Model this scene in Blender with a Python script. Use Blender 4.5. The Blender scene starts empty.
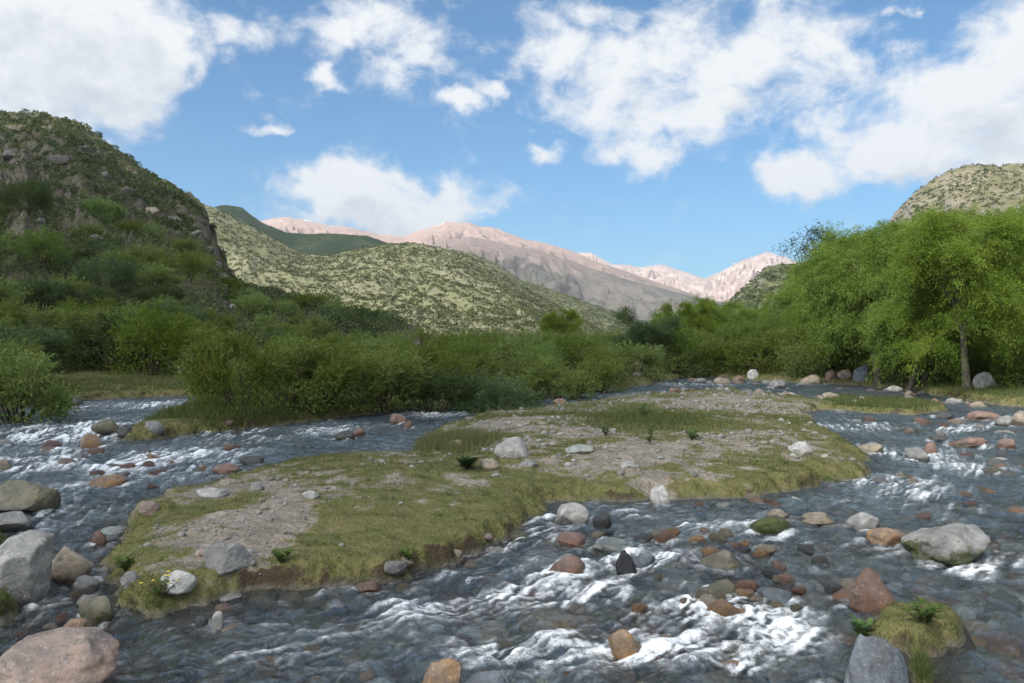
import bpy, bmesh, math, random
import numpy as np
from mathutils import Vector

R = math.radians
rng = np.random.default_rng(11)
random.seed(11)
sc = bpy.context.scene
COL = sc.collection

# ------------------------------------------------------------------ camera
CAM_H, F, CX, HY = 1.9, 800.0, 512.0, 341.5
cam_d = bpy.data.cameras.new('camera')
cam_d.sensor_width = 36.0
cam_d.lens = 36.0 * F / 1024.0
cam_d.clip_start = 0.1
cam_d.clip_end = 60000.0
cam = bpy.data.objects.new('camera', cam_d)
cam.location = (0, 0, CAM_H)
cam.rotation_euler = (R(90), 0, 0)
COL.objects.link(cam)
sc.camera = cam

# ------------------------------------------------------------------ light and exposure
SUN = Vector((-0.50, -0.58, 0.78)).normalized()          # towards the sun: behind the camera, to the left
SUN_EL = math.asin(SUN.z)
SUN_ROT = math.atan2(SUN.x, SUN.y)
SKY_STRENGTH = 0.14
sun_d = bpy.data.lights.new('sun', 'SUN')
sun_d.energy = 3.0
sun_d.angle = R(0.5)
sun_d.color = (1.0, 0.955, 0.88)
sun = bpy.data.objects.new('sun', sun_d)
sun.rotation_euler = (-SUN).to_track_quat('-Z', 'Y').to_euler()
sun.location = (-60, -40, 80)
COL.objects.link(sun)

sc.view_settings.view_transform = 'Standard'
sc.view_settings.look = 'None'
sc.view_settings.gamma = 1.0
sc.view_settings.use_curve_mapping = False
sc.view_settings.exposure = 0.45
sc.render.engine = 'CYCLES'
sc.cycles.use_denoising = True
sc.cycles.max_bounces = 6
sc.cycles.diffuse_bounces = 3
sc.cycles.glossy_bounces = 3
sc.cycles.transmission_bounces = 4
sc.cycles.transparent_max_bounces = 10
sc.cycles.volume_bounces = 0
sc.cycles.sample_clamp_indirect = 4.0
sc.cycles.caustics_reflective = False
sc.cycles.caustics_refractive = False


# ------------------------------------------------------------------ node helpers
class NT:
    def __init__(self, tree):
        self.t = tree
        self.t.nodes.clear()

    def n(self, typ, **kw):
        nd = self.t.nodes.new(typ)
        for k, v in kw.items():
            setattr(nd, k, v)
        return nd

    def put(self, sock, v):
        if v is None:
            return
        if isinstance(v, bpy.types.NodeSocket):
            self.t.links.new(v, sock)
        else:
            if isinstance(v, (tuple, list)) and len(v) == 3 and sock.type == 'RGBA':
                v = (*v, 1.0)
            sock.default_value = v

    def math(self, op, a, b=None, c=None, clamp=False):
        nd = self.n('ShaderNodeMath', operation=op)
        nd.use_clamp = clamp
        self.put(nd.inputs[0], a)
        self.put(nd.inputs[1], b)
        self.put(nd.inputs[2], c)
        return nd.outputs[0]

    def vmath(self, op, a, b=None, c=None, out=0):
        nd = self.n('ShaderNodeVectorMath', operation=op)
        self.put(nd.inputs[0], a)
        self.put(nd.inputs[1], b)
        self.put(nd.inputs[2], c)
        return nd.outputs[out]

    def mix(self, f, a, b, blend='MIX'):
        nd = self.n('ShaderNodeMix', data_type='RGBA', blend_type=blend)
        self.put(nd.inputs[0], f)
        self.put(nd.inputs[6], a)
        self.put(nd.inputs[7], b)
        return nd.outputs[2]

    def ramp(self, v, lo, hi, a=0.0, b=1.0):
        nd = self.n('ShaderNodeMapRange', interpolation_type='SMOOTHSTEP')
        self.put(nd.inputs[0], v)
        for i, x in enumerate((lo, hi, a, b)):
            self.put(nd.inputs[i + 1], x)
        return nd.outputs[0]

    def noise(self, vec, scale, detail=4.0, rough=0.55, dist=0.0, out=0):
        nd = self.n('ShaderNodeTexNoise')
        self.put(nd.inputs['Vector'], vec)
        self.put(nd.inputs['Scale'], scale)
        self.put(nd.inputs['Detail'], detail)
        self.put(nd.inputs['Roughness'], rough)
        self.put(nd.inputs['Distortion'], dist)
        return nd.outputs[out]

    def vor(self, vec, scale, feat='F1', out='Distance', rand=1.0):
        nd = self.n('ShaderNodeTexVoronoi', feature=feat)
        self.put(nd.inputs['Vector'], vec)
        self.put(nd.inputs['Scale'], scale)
        self.put(nd.inputs['Randomness'], rand)
        return nd.outputs[out]

    def attr(self, name, out='Fac', typ='GEOMETRY'):
        nd = self.n('ShaderNodeAttribute', attribute_name=name, attribute_type=typ)
        return nd.outputs[out]

    def bump(self, h, strength=0.5, dist=0.05, normal=None):
        nd = self.n('ShaderNodeBump')
        nd.inputs['Strength'].default_value = strength
        nd.inputs['Distance'].default_value = dist
        self.put(nd.inputs['Height'], h)
        self.put(nd.inputs['Normal'], normal)
        return nd.outputs[0]

    def hsv(self, col, h=0.5, s=1.0, v=1.0):
        nd = self.n('ShaderNodeHueSaturation')
        self.put(nd.inputs['Hue'], h)
        self.put(nd.inputs['Saturation'], s)
        self.put(nd.inputs['Value'], v)
        self.put(nd.inputs['Color'], col)
        return nd.outputs[0]


def material(name):
    m = bpy.data.materials.new(name)
    m.use_nodes = True
    t = NT(m.node_tree)
    out = t.n('ShaderNodeOutputMaterial')
    return m, t, out


def principled(t, out, col, rough=0.8, normal=None, spec=0.3):
    b = t.n('ShaderNodeBsdfPrincipled')
    t.put(b.inputs['Base Color'], col)
    t.put(b.inputs['Roughness'], rough)
    t.put(b.inputs['Specular IOR Level'], spec)
    t.put(b.inputs['Normal'], normal)
    t.t.links.new(b.outputs[0], out.inputs['Surface'])
    return b


# ------------------------------------------------------------------ sky with clouds (directions of the sky, at infinity)
def azel(px, py):
    x, y, z = (px - CX) / F, 1.0, (HY - py) / F
    return math.atan2(x, y), math.asin(z / math.sqrt(x * x + y * y + z * z))


CLOUDS = [  # centre, half sizes and thickness as seen over the valley
    (20, 40, 150, 78, .45), (110, 25, 85, 62, .3), (95, 92, 82, 42, .25), (150, 60, 48, 50, .2), (-150, 60, 200, 110, .4),
    (232, 22, 46, 30, -.25), (259, 122, 18, 9, -.1), (322, 82, 18, 15, .1),
    (385, 34, 60, 38, -.05), (400, 66, 42, 28, .0), (452, 106, 28, 14, .1), (490, 92, 20, 14, -.1), (345, 45, 28, 24, -.1),
    (335, 190, 46, 27, 1.05), (390, 209, 72, 26, 1.35), (442, 212, 38, 14, .85), (310, 176, 20, 14, .1),
    (565, 62, 50, 46, -.1), (640, 85, 92, 56, .1), (725, 55, 100, 60, .05), (805, 65, 56, 46, .05), (552, 146, 24, 14, .25), (640, 152, 48, 16, -.1),
    (705, 112, 72, 28, .3), (600, 15, 50, 28, -.2),
    (965, 100, 104, 66, .5), (890, 145, 88, 40, .5), (812, 172, 46, 26, .4), (1030, 60, 74, 56, .3), (1010, 140, 74, 40, .4),
    (1150, 90, 140, 90, .4), (900, 25, 16, 9, -.1), (480, 217, 30, 7, -.2),
]


def build_world():
    w = bpy.data.worlds.new('World')
    sc.world = w
    w.use_nodes = True
    g = bpy.data.node_groups.new('cloud_density', 'ShaderNodeTree')
    g.interface.new_socket(name='Dir', in_out='INPUT', socket_type='NodeSocketVector')
    g.interface.new_socket(name='Density', in_out='OUTPUT', socket_type='NodeSocketFloat')
    t = NT(g)
    gi = t.n('NodeGroupInput')
    go = t.n('NodeGroupOutput')
    d = gi.outputs[0]
    sep = t.n('ShaderNodeSeparateXYZ')
    t.put(sep.inputs[0], d)
    az = t.math('ARCTAN2', sep.outputs[0], sep.outputs[1])
    el = t.math('ARCSINE', sep.outputs[2])
    comb = t.n('ShaderNodeCombineXYZ')
    t.put(comb.inputs[0], az)
    t.put(comb.inputs[1], el)
    warp = t.noise(d, 9.0, 3.0, 0.6, out=1)
    warp = t.vmath('MULTIPLY_ADD', warp, (0.15, 0.11, 0.0), (-0.075, -0.055, 0.0))
    warp2 = t.noise(d, 30.0, 3.0, 0.6, out=1)
    warp = t.vmath('ADD', warp, t.vmath('MULTIPLY_ADD', warp2, (0.045, 0.032, 0.0), (-0.0225, -0.016, 0.0)))
    p = t.vmath('ADD', comb.outputs[0], warp)
    acc = None
    for (px, py, rx, ry, core) in CLOUDS:
        a, e = azel(px, py)
        a2, _ = azel(px + rx, py)
        _, e2 = azel(px, py - ry)
        sx, sy = 1.0 / max(1e-3, abs(a2 - a)), 1.0 / max(1e-3, abs(e2 - e))
        q = t.vmath('MULTIPLY_ADD', p, (sx, sy, 0.0), (-a * sx, -e * sy, 0.0))
        dd = t.math('SUBTRACT', t.vmath('DOT_PRODUCT', q, q, out=1), core)
        acc = dd if acc is None else t.math('MINIMUM', acc, dd)
    body = t.math('POWER', 2.718, t.math('MULTIPLY', acc, -0.80))   # 1 in a cloud's middle, fading outwards
    body = t.math('MULTIPLY_ADD', body, 1.9, -0.80)
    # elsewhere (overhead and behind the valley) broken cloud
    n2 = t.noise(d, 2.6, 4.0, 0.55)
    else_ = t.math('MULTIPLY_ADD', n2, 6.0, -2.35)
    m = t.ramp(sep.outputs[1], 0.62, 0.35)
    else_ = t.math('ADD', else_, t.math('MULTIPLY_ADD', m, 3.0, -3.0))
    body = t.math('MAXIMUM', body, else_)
    body = t.math('MINIMUM', body, 1.5)
    sv = t.vmath('MULTIPLY', d, (1.0, 1.0, 1.45))
    n = t.noise(sv, 13.0, 11.0, 0.66, 0.3)
    n = t.math('SUBTRACT', n, 0.5)
    v = t.math('MULTIPLY_ADD', n, 4.6, body)
    t.put(go.inputs[0], v)

    t = NT(w.node_tree)
    out = t.n('ShaderNodeOutputWorld')
    tc = t.n('ShaderNodeTexCoord')
    d = t.vmath('NORMALIZE', tc.outputs['Generated'])
    sky = t.n('ShaderNodeTexSky')
    sky.sky_type = 'NISHITA'
    sky.sun_disc = False
    sky.sun_elevation = SUN_EL
    sky.sun_rotation = SUN_ROT
    sky.altitude = 600
    sky.air_density = 1.0
    sky.dust_density = 0.4
    sky.ozone_density = 1.4
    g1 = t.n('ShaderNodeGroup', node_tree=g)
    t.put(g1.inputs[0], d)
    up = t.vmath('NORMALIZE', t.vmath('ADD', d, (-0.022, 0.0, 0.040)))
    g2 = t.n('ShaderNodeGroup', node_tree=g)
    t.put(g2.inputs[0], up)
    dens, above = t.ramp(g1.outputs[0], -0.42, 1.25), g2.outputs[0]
    fine = t.noise(d, 26.0, 6.0, 0.6)
    lit = t.math('SUBTRACT', 1.08, t.math('MULTIPLY', t.ramp(above, 0.5, 2.3), 0.62))
    lit = t.math('ADD', lit, t.math('MULTIPLY_ADD', fine, 0.6, -0.3), clamp=True)
    k = 1.0 / SKY_STRENGTH
    cloud = t.mix(lit, (0.36 * k, 0.41 * k, 0.47 * k), (0.74 * k, 0.745 * k, 0.745 * k))
    # unseen cloud near the sun, brightness added to light the shaded foreground
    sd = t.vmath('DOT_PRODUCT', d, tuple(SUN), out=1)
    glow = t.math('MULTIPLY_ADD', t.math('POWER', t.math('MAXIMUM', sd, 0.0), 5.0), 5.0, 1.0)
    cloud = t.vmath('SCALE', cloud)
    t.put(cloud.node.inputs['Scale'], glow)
    skyc = t.mix(1.0, sky.outputs[0], (0.33, 0.64, 0.79), 'MULTIPLY')
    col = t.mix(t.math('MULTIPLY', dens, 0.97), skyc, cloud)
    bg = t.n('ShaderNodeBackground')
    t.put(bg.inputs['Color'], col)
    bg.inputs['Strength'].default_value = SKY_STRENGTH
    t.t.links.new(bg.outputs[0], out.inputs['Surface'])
    w.cycles.sampling_method = 'MANUAL'
    w.cycles.sample_map_resolution = 512


build_world()

# ------------------------------------------------------------------ numeric noise
_perm = np.random.default_rng(5).permutation(256)
_perm = np.concatenate([_perm, _perm, _perm]).astype(np.int64)
_g2 = np.stack([np.cos(np.arange(256) * 2 * np.pi / 256 * 7.31), np.sin(np.arange(256) * 2 * np.pi / 256 * 7.31)], 1)
_g3 = np.random.default_rng(6).normal(size=(256, 3))
_g3 /= np.linalg.norm(_g3, axis=1)[:, None]


def perlin(x, y):
    x = np.asarray(x, float)
    y = np.asarray(y, float)
    xf, yf = np.floor(x), np.floor(y)
    xi, yi = xf.astype(np.int64) & 255, yf.astype(np.int64) & 255
    fx, fy = x - xf, y - yf
    u = fx * fx * fx * (fx * (fx * 6 - 15) + 10)
    v = fy * fy * fy * (fy * (fy * 6 - 15) + 10)

    def gr(ax, ay, dx, dy):
        g = _g2[_perm[_perm[ax] + ay]]
        return g[..., 0] * dx + g[..., 1] * dy
    a = gr(xi, yi, fx, fy)
    b = gr(xi + 1, yi, fx - 1, fy)
    c = gr(xi, yi + 1, fx, fy - 1)
    e = gr(xi + 1, yi + 1, fx - 1, fy - 1)
    return ((a + u * (b - a)) + v * ((c + u * (e - c)) - (a + u * (b - a)))) * 1.4


def perlin3(p):
    pf = np.floor(p)
    pi = pf.astype(np.int64) & 255
    f = p - pf
    w = f * f * f * (f * (f * 6 - 15) + 10)
    out = 0
    for i in (0, 1):
        for j in (0, 1):
            for k in (0, 1):
                g = _g3[_perm[_perm[_perm[pi[:, 0] + i] + pi[:, 1] + j] + pi[:, 2] + k]]
                dt = g[:, 0] * (f[:, 0] - i) + g[:, 1] * (f[:, 1] - j) + g[:, 2] * (f[:, 2] - k)
                wt = (w[:, 0] if i else 1 - w[:, 0]) * (w[:, 1] if j else 1 - w[:, 1]) * (w[:, 2] if k else 1 - w[:, 2])
                out = out + dt * wt
    return out * 1.5


def fbm(x, y, f, octv=4, gain=0.5, off=0.0):
    s, a, tot = 0, 1.0, 0
    for i in range(octv):
        s = s + a * perlin(x * f + off + 17.3 * i, y * f - off + 9.1 * i)
        tot += a
        a *= gain
        f *= 2.03
    return s / tot * 1.3


def ridged(x, y, f, octv=5, gain=0.5, off=0.0):
    s, a, tot = 0, 1.0, 0
    for i in range(octv):
        s = s + a * (1 - 2.2 * np.abs(perlin(x * f + off + 31.7 * i, y * f + off * 0.7 - 11.9 * i)))
        tot += a
        a *= gain
        f *= 2.07
    return s / tot


def sstep(a, b, x):
    t = np.clip((x - a) / (b - a), 0, 1)
    return t * t * (3 - 2 * t)


# ------------------------------------------------------------------ mesh helpers
def mk_mesh(name, V, Fc, smooth=True, attrs=None):
    V = np.ascontiguousarray(V, np.float32)
    Fc = np.ascontiguousarray(Fc, np.int32)
    me = bpy.data.meshes.new(name)
    me.vertices.add(len(V))
    me.vertices.foreach_set('co', V.ravel())
    n, k = Fc.shape
    me.loops.add(n * k)
    me.loops.foreach_set('vertex_index', Fc.ravel())
    me.polygons.add(n)
    me.polygons.foreach_set('loop_start', np.arange(n, dtype=np.int32) * k)
    me.polygons.foreach_set('use_smooth', np.full(n, smooth, dtype=bool))
    me.update(calc_edges=True)
    for an, av in (attrs or {}).items():
        av = np.ascontiguousarray(av, np.float32)
        if av.ndim == 2:
            a = me.attributes.new(an, 'FLOAT_COLOR', 'POINT')
            if av.shape[1] == 3:
                av = np.concatenate([av, np.ones((len(av), 1), np.float32)], 1)
            a.data.foreach_set('color', np.ascontiguousarray(av, np.float32).ravel())
        else:
            a = me.attributes.new(an, 'FLOAT', 'POINT')
            a.data.foreach_set('value', av)
    return me


def link(name, me, mat=None, parent=None):
    if mat is not None and len(me.materials) == 0:
        me.materials.append(mat)
    o = bpy.data.objects.new(name, me)
    COL.objects.link(o)
    if parent is not None:
        o.parent = parent
    return o


def tag(o, label=None, cat=None, group=None, kind=None):
    if label:
        o['label'] = label
    if cat:
        o['category'] = cat
    if group:
        o['group'] = group
    if kind:
        o['kind'] = kind
    return o


def empty(name, loc, rz=0.0, scale=1.0):
    o = bpy.data.objects.new(name, None)
    o.empty_display_size = 0.2
    o.location = loc
    o.rotation_euler = (0, 0, rz)
    o.scale = (scale, scale, scale)
    COL.objects.link(o)
    return o


def copy_thing(o):
    c = o.copy()
    COL.objects.link(c)
    for ch in o.children:
        d = ch.copy()
        COL.objects.link(d)
        d.parent = c
    return c


def grid_faces(nr, nc):
    i = np.arange(nr * nc).reshape(nr, nc)
    return np.stack([i[:-1, :-1], i[:-1, 1:], i[1:, 1:], i[1:, :-1]], -1).reshape(-1, 4)


# ------------------------------------------------------------------ layout of the valley floor (metres; water at z = 0)
def gp(px, py, z=0.0):
    d = (CAM_H - z) * F / (py - HY)
    return ((px - CX) * d / F, d)


def depth_at(py, z=0.0):
    return (CAM_H - z) * F / (py - HY)


ISLAND = [gp(*p) for p in [
    (78, 585), (98, 612), (140, 624), (200, 612), (262, 595), (340, 588), (400, 580), (450, 560), (515, 540), (542, 520),
    (556, 505), (600, 503), (645, 504), (700, 502), (782, 498), (868, 478), (884, 466), (852, 442), (826, 427), (800, 415),
    (836, 409), (820, 402), (770, 398), (730, 391), (690, 394), (640, 398), (590, 405), (540, 411), (480, 419), (424, 432), (420, 448),
    (400, 461), (340, 460), (280, 464), (230, 481), (188, 496), (150, 509), (118, 524), (108, 548), (88, 570)]]
FARBANK = [(-30000, 12)] + [(-40, 15.5)] + [gp(*p) for p in [
    (-260, 424), (-60, 415), (0, 412), (50, 403), (75, 401), (130, 398), (192, 397), (212, 400),
    (190, 408), (160, 420), (125, 434), (110, 440), (130, 443), (180, 437), (260, 429), (330, 420), (380, 414), (402, 408), (470, 405),
    (540, 398), (600, 391), (645, 386), (668, 381), (692, 377), (740, 380), (800, 383), (860, 386), (900, 390), (940, 397), (1000, 406),
    (1070, 410), (1250, 414), (1600, 420)]] + [(60, 16), (30000, 12), (30000, 40000), (-30000, 40000)]
ISLET = [gp(*p) for p in [(795, 404), (828, 399), (880, 401), (930, 404), (950, 410), (920, 416), (862, 413), (815, 410)]]
LEFTFRONT = [(-9, 10.5), gp(-20, 503), gp(8, 528), gp(24, 590), gp(38, 600), gp(22, 616), gp(-30, 640), (-6, 4.5), (-12, 4)]
CLUMP = [gp(*p) for p in [(828, 652), (834, 636), (858, 618), (900, 606), (948, 608), (976, 624), (972, 645), (950, 665), (946, 700), (940, 760), (905, 760), (904, 690), (888, 655), (862, 648)]]


def poly_sd(x, y, poly):
    """signed distance, positive inside"""
    P = np.array(poly)
    d2 = np.full(x.shape, 1e18)
    ins = np.zeros(x.shape, bool)
    for i in range(len(P)):
        ax, ay = P[i - 1]
        bx, by = P[i]
        ex, ey = bx - ax, by - ay
        wx, wy = x - ax, y - ay
        t = np.clip((wx * ex + wy * ey) / (ex * ex + ey * ey + 1e-12), 0, 1)
        dx, dy = wx - ex * t, wy - ey * t
        d2 = np.minimum(d2, dx * dx + dy * dy)
        c = ((ay > y) != (by > y)) & (x < ex * (y - ay) / (ey + 1e-12) + ax)
        ins ^= c
    d = np.sqrt(d2)
    return np.where(ins, d, -d)


BARE = [(560, 425, 50, 10), (640, 448, 45, 12), (700, 458, 42, 10), (620, 470, 40, 10), (740, 445, 35, 8), (300, 480, 80, 10), (205, 530, 60, 20),
        (270, 512, 60, 16), (250, 555, 40, 14), (760, 402, 40, 6), (480, 425, 60, 6), (690, 405, 60, 7), (180, 560, 30, 12)]
GREEN = [(790, 470, 60, 14), (640, 425, 60, 8), (450, 432, 30, 10), (330, 458, 45, 6), (450, 500, 80, 18), (400, 530, 80, 18), (140, 590, 40, 25), (230, 500, 40, 8),
         (540, 490, 60, 12), (850, 470, 40, 10), (690, 425, 60, 8)]


def blobsum(x, y, blobs, z=0.25):
    s = np.zeros(x.shape)
    for px, py, rx, ry in blobs:
        cx, cy = gp(px, py, z)
        wx = rx * cy / F
        wy = abs(depth_at(py - ry, z) - depth_at(py + ry, z)) / 2
        s = s + np.exp(-(((x - cx) / wx) ** 2 + ((y - cy) / wy) ** 2))
    return s


def ground(x, y, full=False):
    """height of land and river bed"""
    x = np.asarray(x, float)
    y = np.asarray(y, float)
    near = y < 60
    j1 = np.where(near, 0.16 * fbm(x, y, 1.1, 3) + 0.085 * perlin(x * 3.7, y * 3.7) + 0.04 * perlin(x * 11, y * 11), 0.0)
    hum = np.where(near, 0.05 * fbm(x, y, 0.8, 3, off=3.3) + 0.022 * fbm(x, y, 4.5, 3, off=8.8), 0.0)
    bed = -0.23 + 0.11 * fbm(x, y, 0.55, 2, off=21) + 0.04 * fbm(x, y, 3.0, 2, off=4)
    bed = np.where(y > 90, -0.3, bed)
    si = poly_sd(x, y, ISLAND) + j1
    sf = poly_sd(x, y, FARBANK) + j1 * 1.6
    sl = poly_sd(x, y, ISLET) + j1
    sm = poly_sd(x, y, LEFTFRONT) + j1 * 0.7
    sk = poly_sd(x, y, CLUMP) + j1 * 0.5
    z = bed
    top = 0.17 + hum + 0.05 * np.clip(si, 0, 2.5)
    steep = np.exp(-(((x + 1.2) / 1.9) ** 2 + ((y - 6.8) / 1.7) ** 2))      # the current cuts this side
    wid = 0.12 + 0.42 * (1 - steep) * sstep(-0.6, 0.6, fbm(x, y, 0.9, 2, off=61) + 0.35)
    zi = bed + (top - bed) * sstep(-0.10 - 0.25 * wid, 1.15 * wid, si + 0.02)
    topf = 0.22 + hum * 1.5 + 0.05 * np.clip(sf, 0, 8) + 0.006 * np.clip(sf - 8, 0, 300)
    zf = bed + (topf - bed) * sstep(-0.25, 0.45, sf)
    zl = bed + (0.13 + hum - bed) * sstep(-0.2, 0.3, sl)
    zm = bed + (0.16 + hum - bed) * sstep(-0.1, 0.25, sm)
    zk = bed + (0.10 + hum * 1.6 + 0.06 * np.clip(sk, 0, 1) - bed) * sstep(-0.10, 0.20, sk)
    zz = np.maximum.reduce([zi, zf, zl, zm, zk])
    if not full:
        return zz
    sd = np.maximum.reduce([si, sf, sl, sm, sk])
    # how grown over: 1 turf, 0 bare gravel
    g = 0.26 + 0.70 * fbm(x, y, 0.75, 4, off=40) + 1.0 * fbm(x, y, 2.6, 5, 0.7, off=11)
    g = g + 0.42 * np.exp(-np.clip(si, 0, 9) / 0.30) - 0.50 * np.minimum(blobsum(x, y, BARE), 1.0) + 0.55 * blobsum(x, y, GREEN)
    g = np.where(si > -0.1, g, 0.75 + 0.5 * fbm(x, y, 1.5, 3))
    g = sstep(-0.35, 0.65, g)
    return zz, sd, g, si


# ------------------------------------------------------------------ hills: ridge seen over the valley, given real distance, height and depth
class Hill:
    def __init__(self, ridge, Yr, Yf, zf=0.0, exp=1.2, amp=0.1, freq=0.01, ridge_amp=0.02, seed=0.0, fine=0.0, gul=0.0, gk=0.025):
        self.gul, self.gk = gul, gk
        self.ridge = np.array(ridge, float)
        self.Yr = np.array(Yr, float)
        self.Yf = np.array(Yf, float)
        self.zf, self.exp, self.amp, self.freq, self.ra, self.seed, self.fine = zf, exp, amp, freq, ridge_amp, seed, fine

    def params(self, px):
        yr = np.interp(px, self.Yr[:, 0], self.Yr[:, 1])
        yf = np.interp(px, self.Yf[:, 0], self.Yf[:, 1])
        ry = np.interp(px, self.ridge[:, 0], self.ridge[:, 1])
        zr = CAM_H + (HY - ry) / F * yr
        return yr, yf, zr

    def z(self, x, y):
        px = CX + F * x / y
        yr, yf, zr = self.params(px)
        s = (y - yf) / (yr - yf)
        sc_ = np.clip(s, 0, 1)
        base = self.zf + (zr - self.zf) * np.where(s <= 1, sc_ ** self.exp, 1 - 0.55 * np.clip(s - 1, 0, 2) ** 1.2)
        base = np.where(s < 0, self.zf + s * 6, base)
        wx = x + 0.25 / self.freq * perlin(x * self.freq * 0.8 + self.seed, y * self.freq * 0.8)
        wy = y + 0.25 / self.freq * perlin(x * self.freq * 0.8, y * self.freq * 0.8 + self.seed + 5)
        nz = 0.75 * ridged(wx, wy * 0.6, self.freq, 6, 0.5, self.seed) + 0.5 * fbm(x, y, self.freq * 3, 5, 0.55, self.seed + 3) - 0.25
        env = np.clip(sc_ * 3, 0, 1) * (1 - (1 - self.ra / max(self.amp, 1e-6)) * sstep(0.45, 0.92, s))
        H = np.maximum(zr - self.zf, 1.0)
        z = base + self.amp * env * H * nz
        if self.gul:
            w_ = 0.9 * perlin(px * self.gk * 0.6 + self.seed, s * 2.2) + 0.35 * perlin(px * self.gk * 2.1, s * 5 + self.seed)
            gl = ridged(px * self.gk + w_ + 0.8 * s, s * 1.1 + self.seed, 1.0, 4, 0.5, self.seed)
            z = z + self.gul * H * (np.sin(np.pi * np.clip(s, 0, 1) ** 0.75) ** 1.6) * (gl - 0.3)
        if self.fine:
            z = z + self.fine * np.clip(sc_ * 4, 0, 1) * (ridged(x, y, 0.09, 4, 0.6, self.seed) + 0.6 * fbm(x, y, 0.35, 4, 0.65))
        return z

    def build(self, name, px0, px1, npx, nr, s0, s1, mat, label, cat):
        px = np.linspace(px0, px1, npx)
        yr, yf, zr = self.params(px)
        s = np.linspace(s0, s1, nr)[:, None]
        Y = yf + s * (yr - yf)
        X = (px - CX) / F * Y
        Z = self.z(X, Y)
        V = np.stack([X, Y, Z], -1).reshape(-1, 3)
        o = link(name, mk_mesh(name, V, grid_faces(nr, npx)), mat)
        return tag(o, label, cat, kind='structure')


def hill_mat(name, grass, soil, rock, s_big, s_small, rock_lo, rock_hi, spots=None, spot_scale=0.3, spot_th=0.4, patch=0.5, bump=0.4, bdist=1.0, high=None, snow=None):
    m, t, out = material(name)
    geo = t.n('ShaderNodeNewGeometry')
    pos = geo.outputs['Position']
    n1 = t.noise(pos, s_big, 5, 0.6, 0.6)
    n2 = t.noise(pos, s_small, 6, 0.65)
    mixf = t.math('ADD', t.math('MULTIPLY', n1, 0.65), t.math('MULTIPLY', n2, 0.45))
    col = t.mix(t.ramp(mixf, patch - 0.09, patch + 0.12), grass, soil)
    if high:
        hc, lo, hi = high
        sp = t.n('ShaderNodeSeparateXYZ')
        t.put(sp.inputs[0], pos)
        hz = t.math('MULTIPLY_ADD', t.math('SUBTRACT', n1, 0.5), (hi - lo) * 1.6, sp.outputs[2])
        hv = t.mix(t.ramp(n2, 0.3, 0.7), hc, tuple(c * 0.72 for c in hc))
        col = t.mix(t.ramp(hz, lo, hi), col, hv)
    nz = t.n('ShaderNodeSeparateXYZ')
    t.put(nz.inputs[0], geo.outputs['Normal'])
    st = t.math('ADD', nz.outputs[2], t.math('MULTIPLY_ADD', n2, 0.5, -0.25))
    col = t.mix(t.ramp(st, rock_hi, rock_lo), col, t.mix(t.noise(pos, s_small * 3, 4), rock, tuple(c * 0.55 for c in rock)))
    if spots:
        vd = t.vor(pos, spot_scale)
        vd = t.math('ADD', vd, t.math('MULTIPLY_ADD', n2, 0.5, -0.25))
        col = t.mix(t.ramp(vd, spot_th + 0.06, spot_th - 0.06), col, spots)
    if snow:
        sz = t.n('ShaderNodeSeparateXYZ')
        t.put(sz.inputs[0], pos)
        sf = t.math('MULTIPLY', t.ramp(sz.outputs[2], snow - 30, snow + 40), t.ramp(n2, 0.56, 0.62))
        col = t.mix(sf, col, (0.8, 0.8, 0.82))
    h = t.math('ADD', t.math('MULTIPLY', n2, 0.6), t.noise(pos, s_small * 4, 4, 0.6))
    principled(t, out, col, 0.95, t.bump(h, bump, bdist), 0.05)
    return m


HILL_A = Hill([(-1500, 60), (-700, 70), (-300, 95), (-100, 110), (0, 117), (45, 118), (78, 128), (112, 152), (150, 179), (180, 194), (202, 206), (207, 213), (209, 228),
               (216, 235), (218, 250), (226, 261), (228, 275), (236, 284), (239, 291), (262, 300), (300, 314), (340, 327), (380, 337), (420, 344)],
              [(-1500, 420), (-700, 320), (0, 290), (205, 250), (235, 215), (262, 165), (330, 118), (420, 95)],
              [(-1500, 60), (-700, 45), (0, 40), (200, 44), (330, 50), (420, 62)], 0.6, 1.18, 0.085, 0.017, 0.02, 2.0, fine=2.4, gul=0.05, gk=0.02)
HILL_B = Hill([(-200, 175), (100, 190), (190, 201), (215, 208), (250, 226), (280, 243), (302, 254), (330, 257), (360, 249), (385, 244), (410, 243), (440, 247),
               (470, 258), (500, 274), (530, 291), (560, 308), (600, 330), (640, 345), (700, 352)],
              [(-200, 850), (200, 780), (300, 700), (420, 640), (700, 560)], [(-200, 300), (300, 260), (700, 300)], 0.0, 1.12, 0.10, 0.008, 0.025, 7.0, fine=0.35, gul=0.07, gk=0.014)
HILL_C = Hill([(0, 235), (150, 215), (205, 207), (222, 206), (242, 209), (262, 222), (285, 232), (315, 234), (345, 233), (368, 236), (388, 244), (420, 256), (450, 268),
               (490, 285), (545, 310), (590, 330), (640, 342), (700, 350)],
              [(0, 1250), (400, 1200), (700, 1150)], [(0, 780), (700, 800)], 0.0, 1.1, 0.14, 0.006, 0.03, 13.0, gul=0.10, gk=0.02)
HILL_I = Hill([(320, 262), (370, 252), (390, 245), (410, 243), (432, 246), (455, 249), (480, 257), (500, 266), (518, 279), (540, 286), (566, 295), (600, 308), (640, 321), (690, 337), (740, 348)],
              [(320, 1000), (740, 860)], [(320, 560), (740, 420)], 0.0, 1.1, 0.12, 0.008, 0.03, 17.0, fine=0.5, gul=0.10, gk=0.02)
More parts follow.
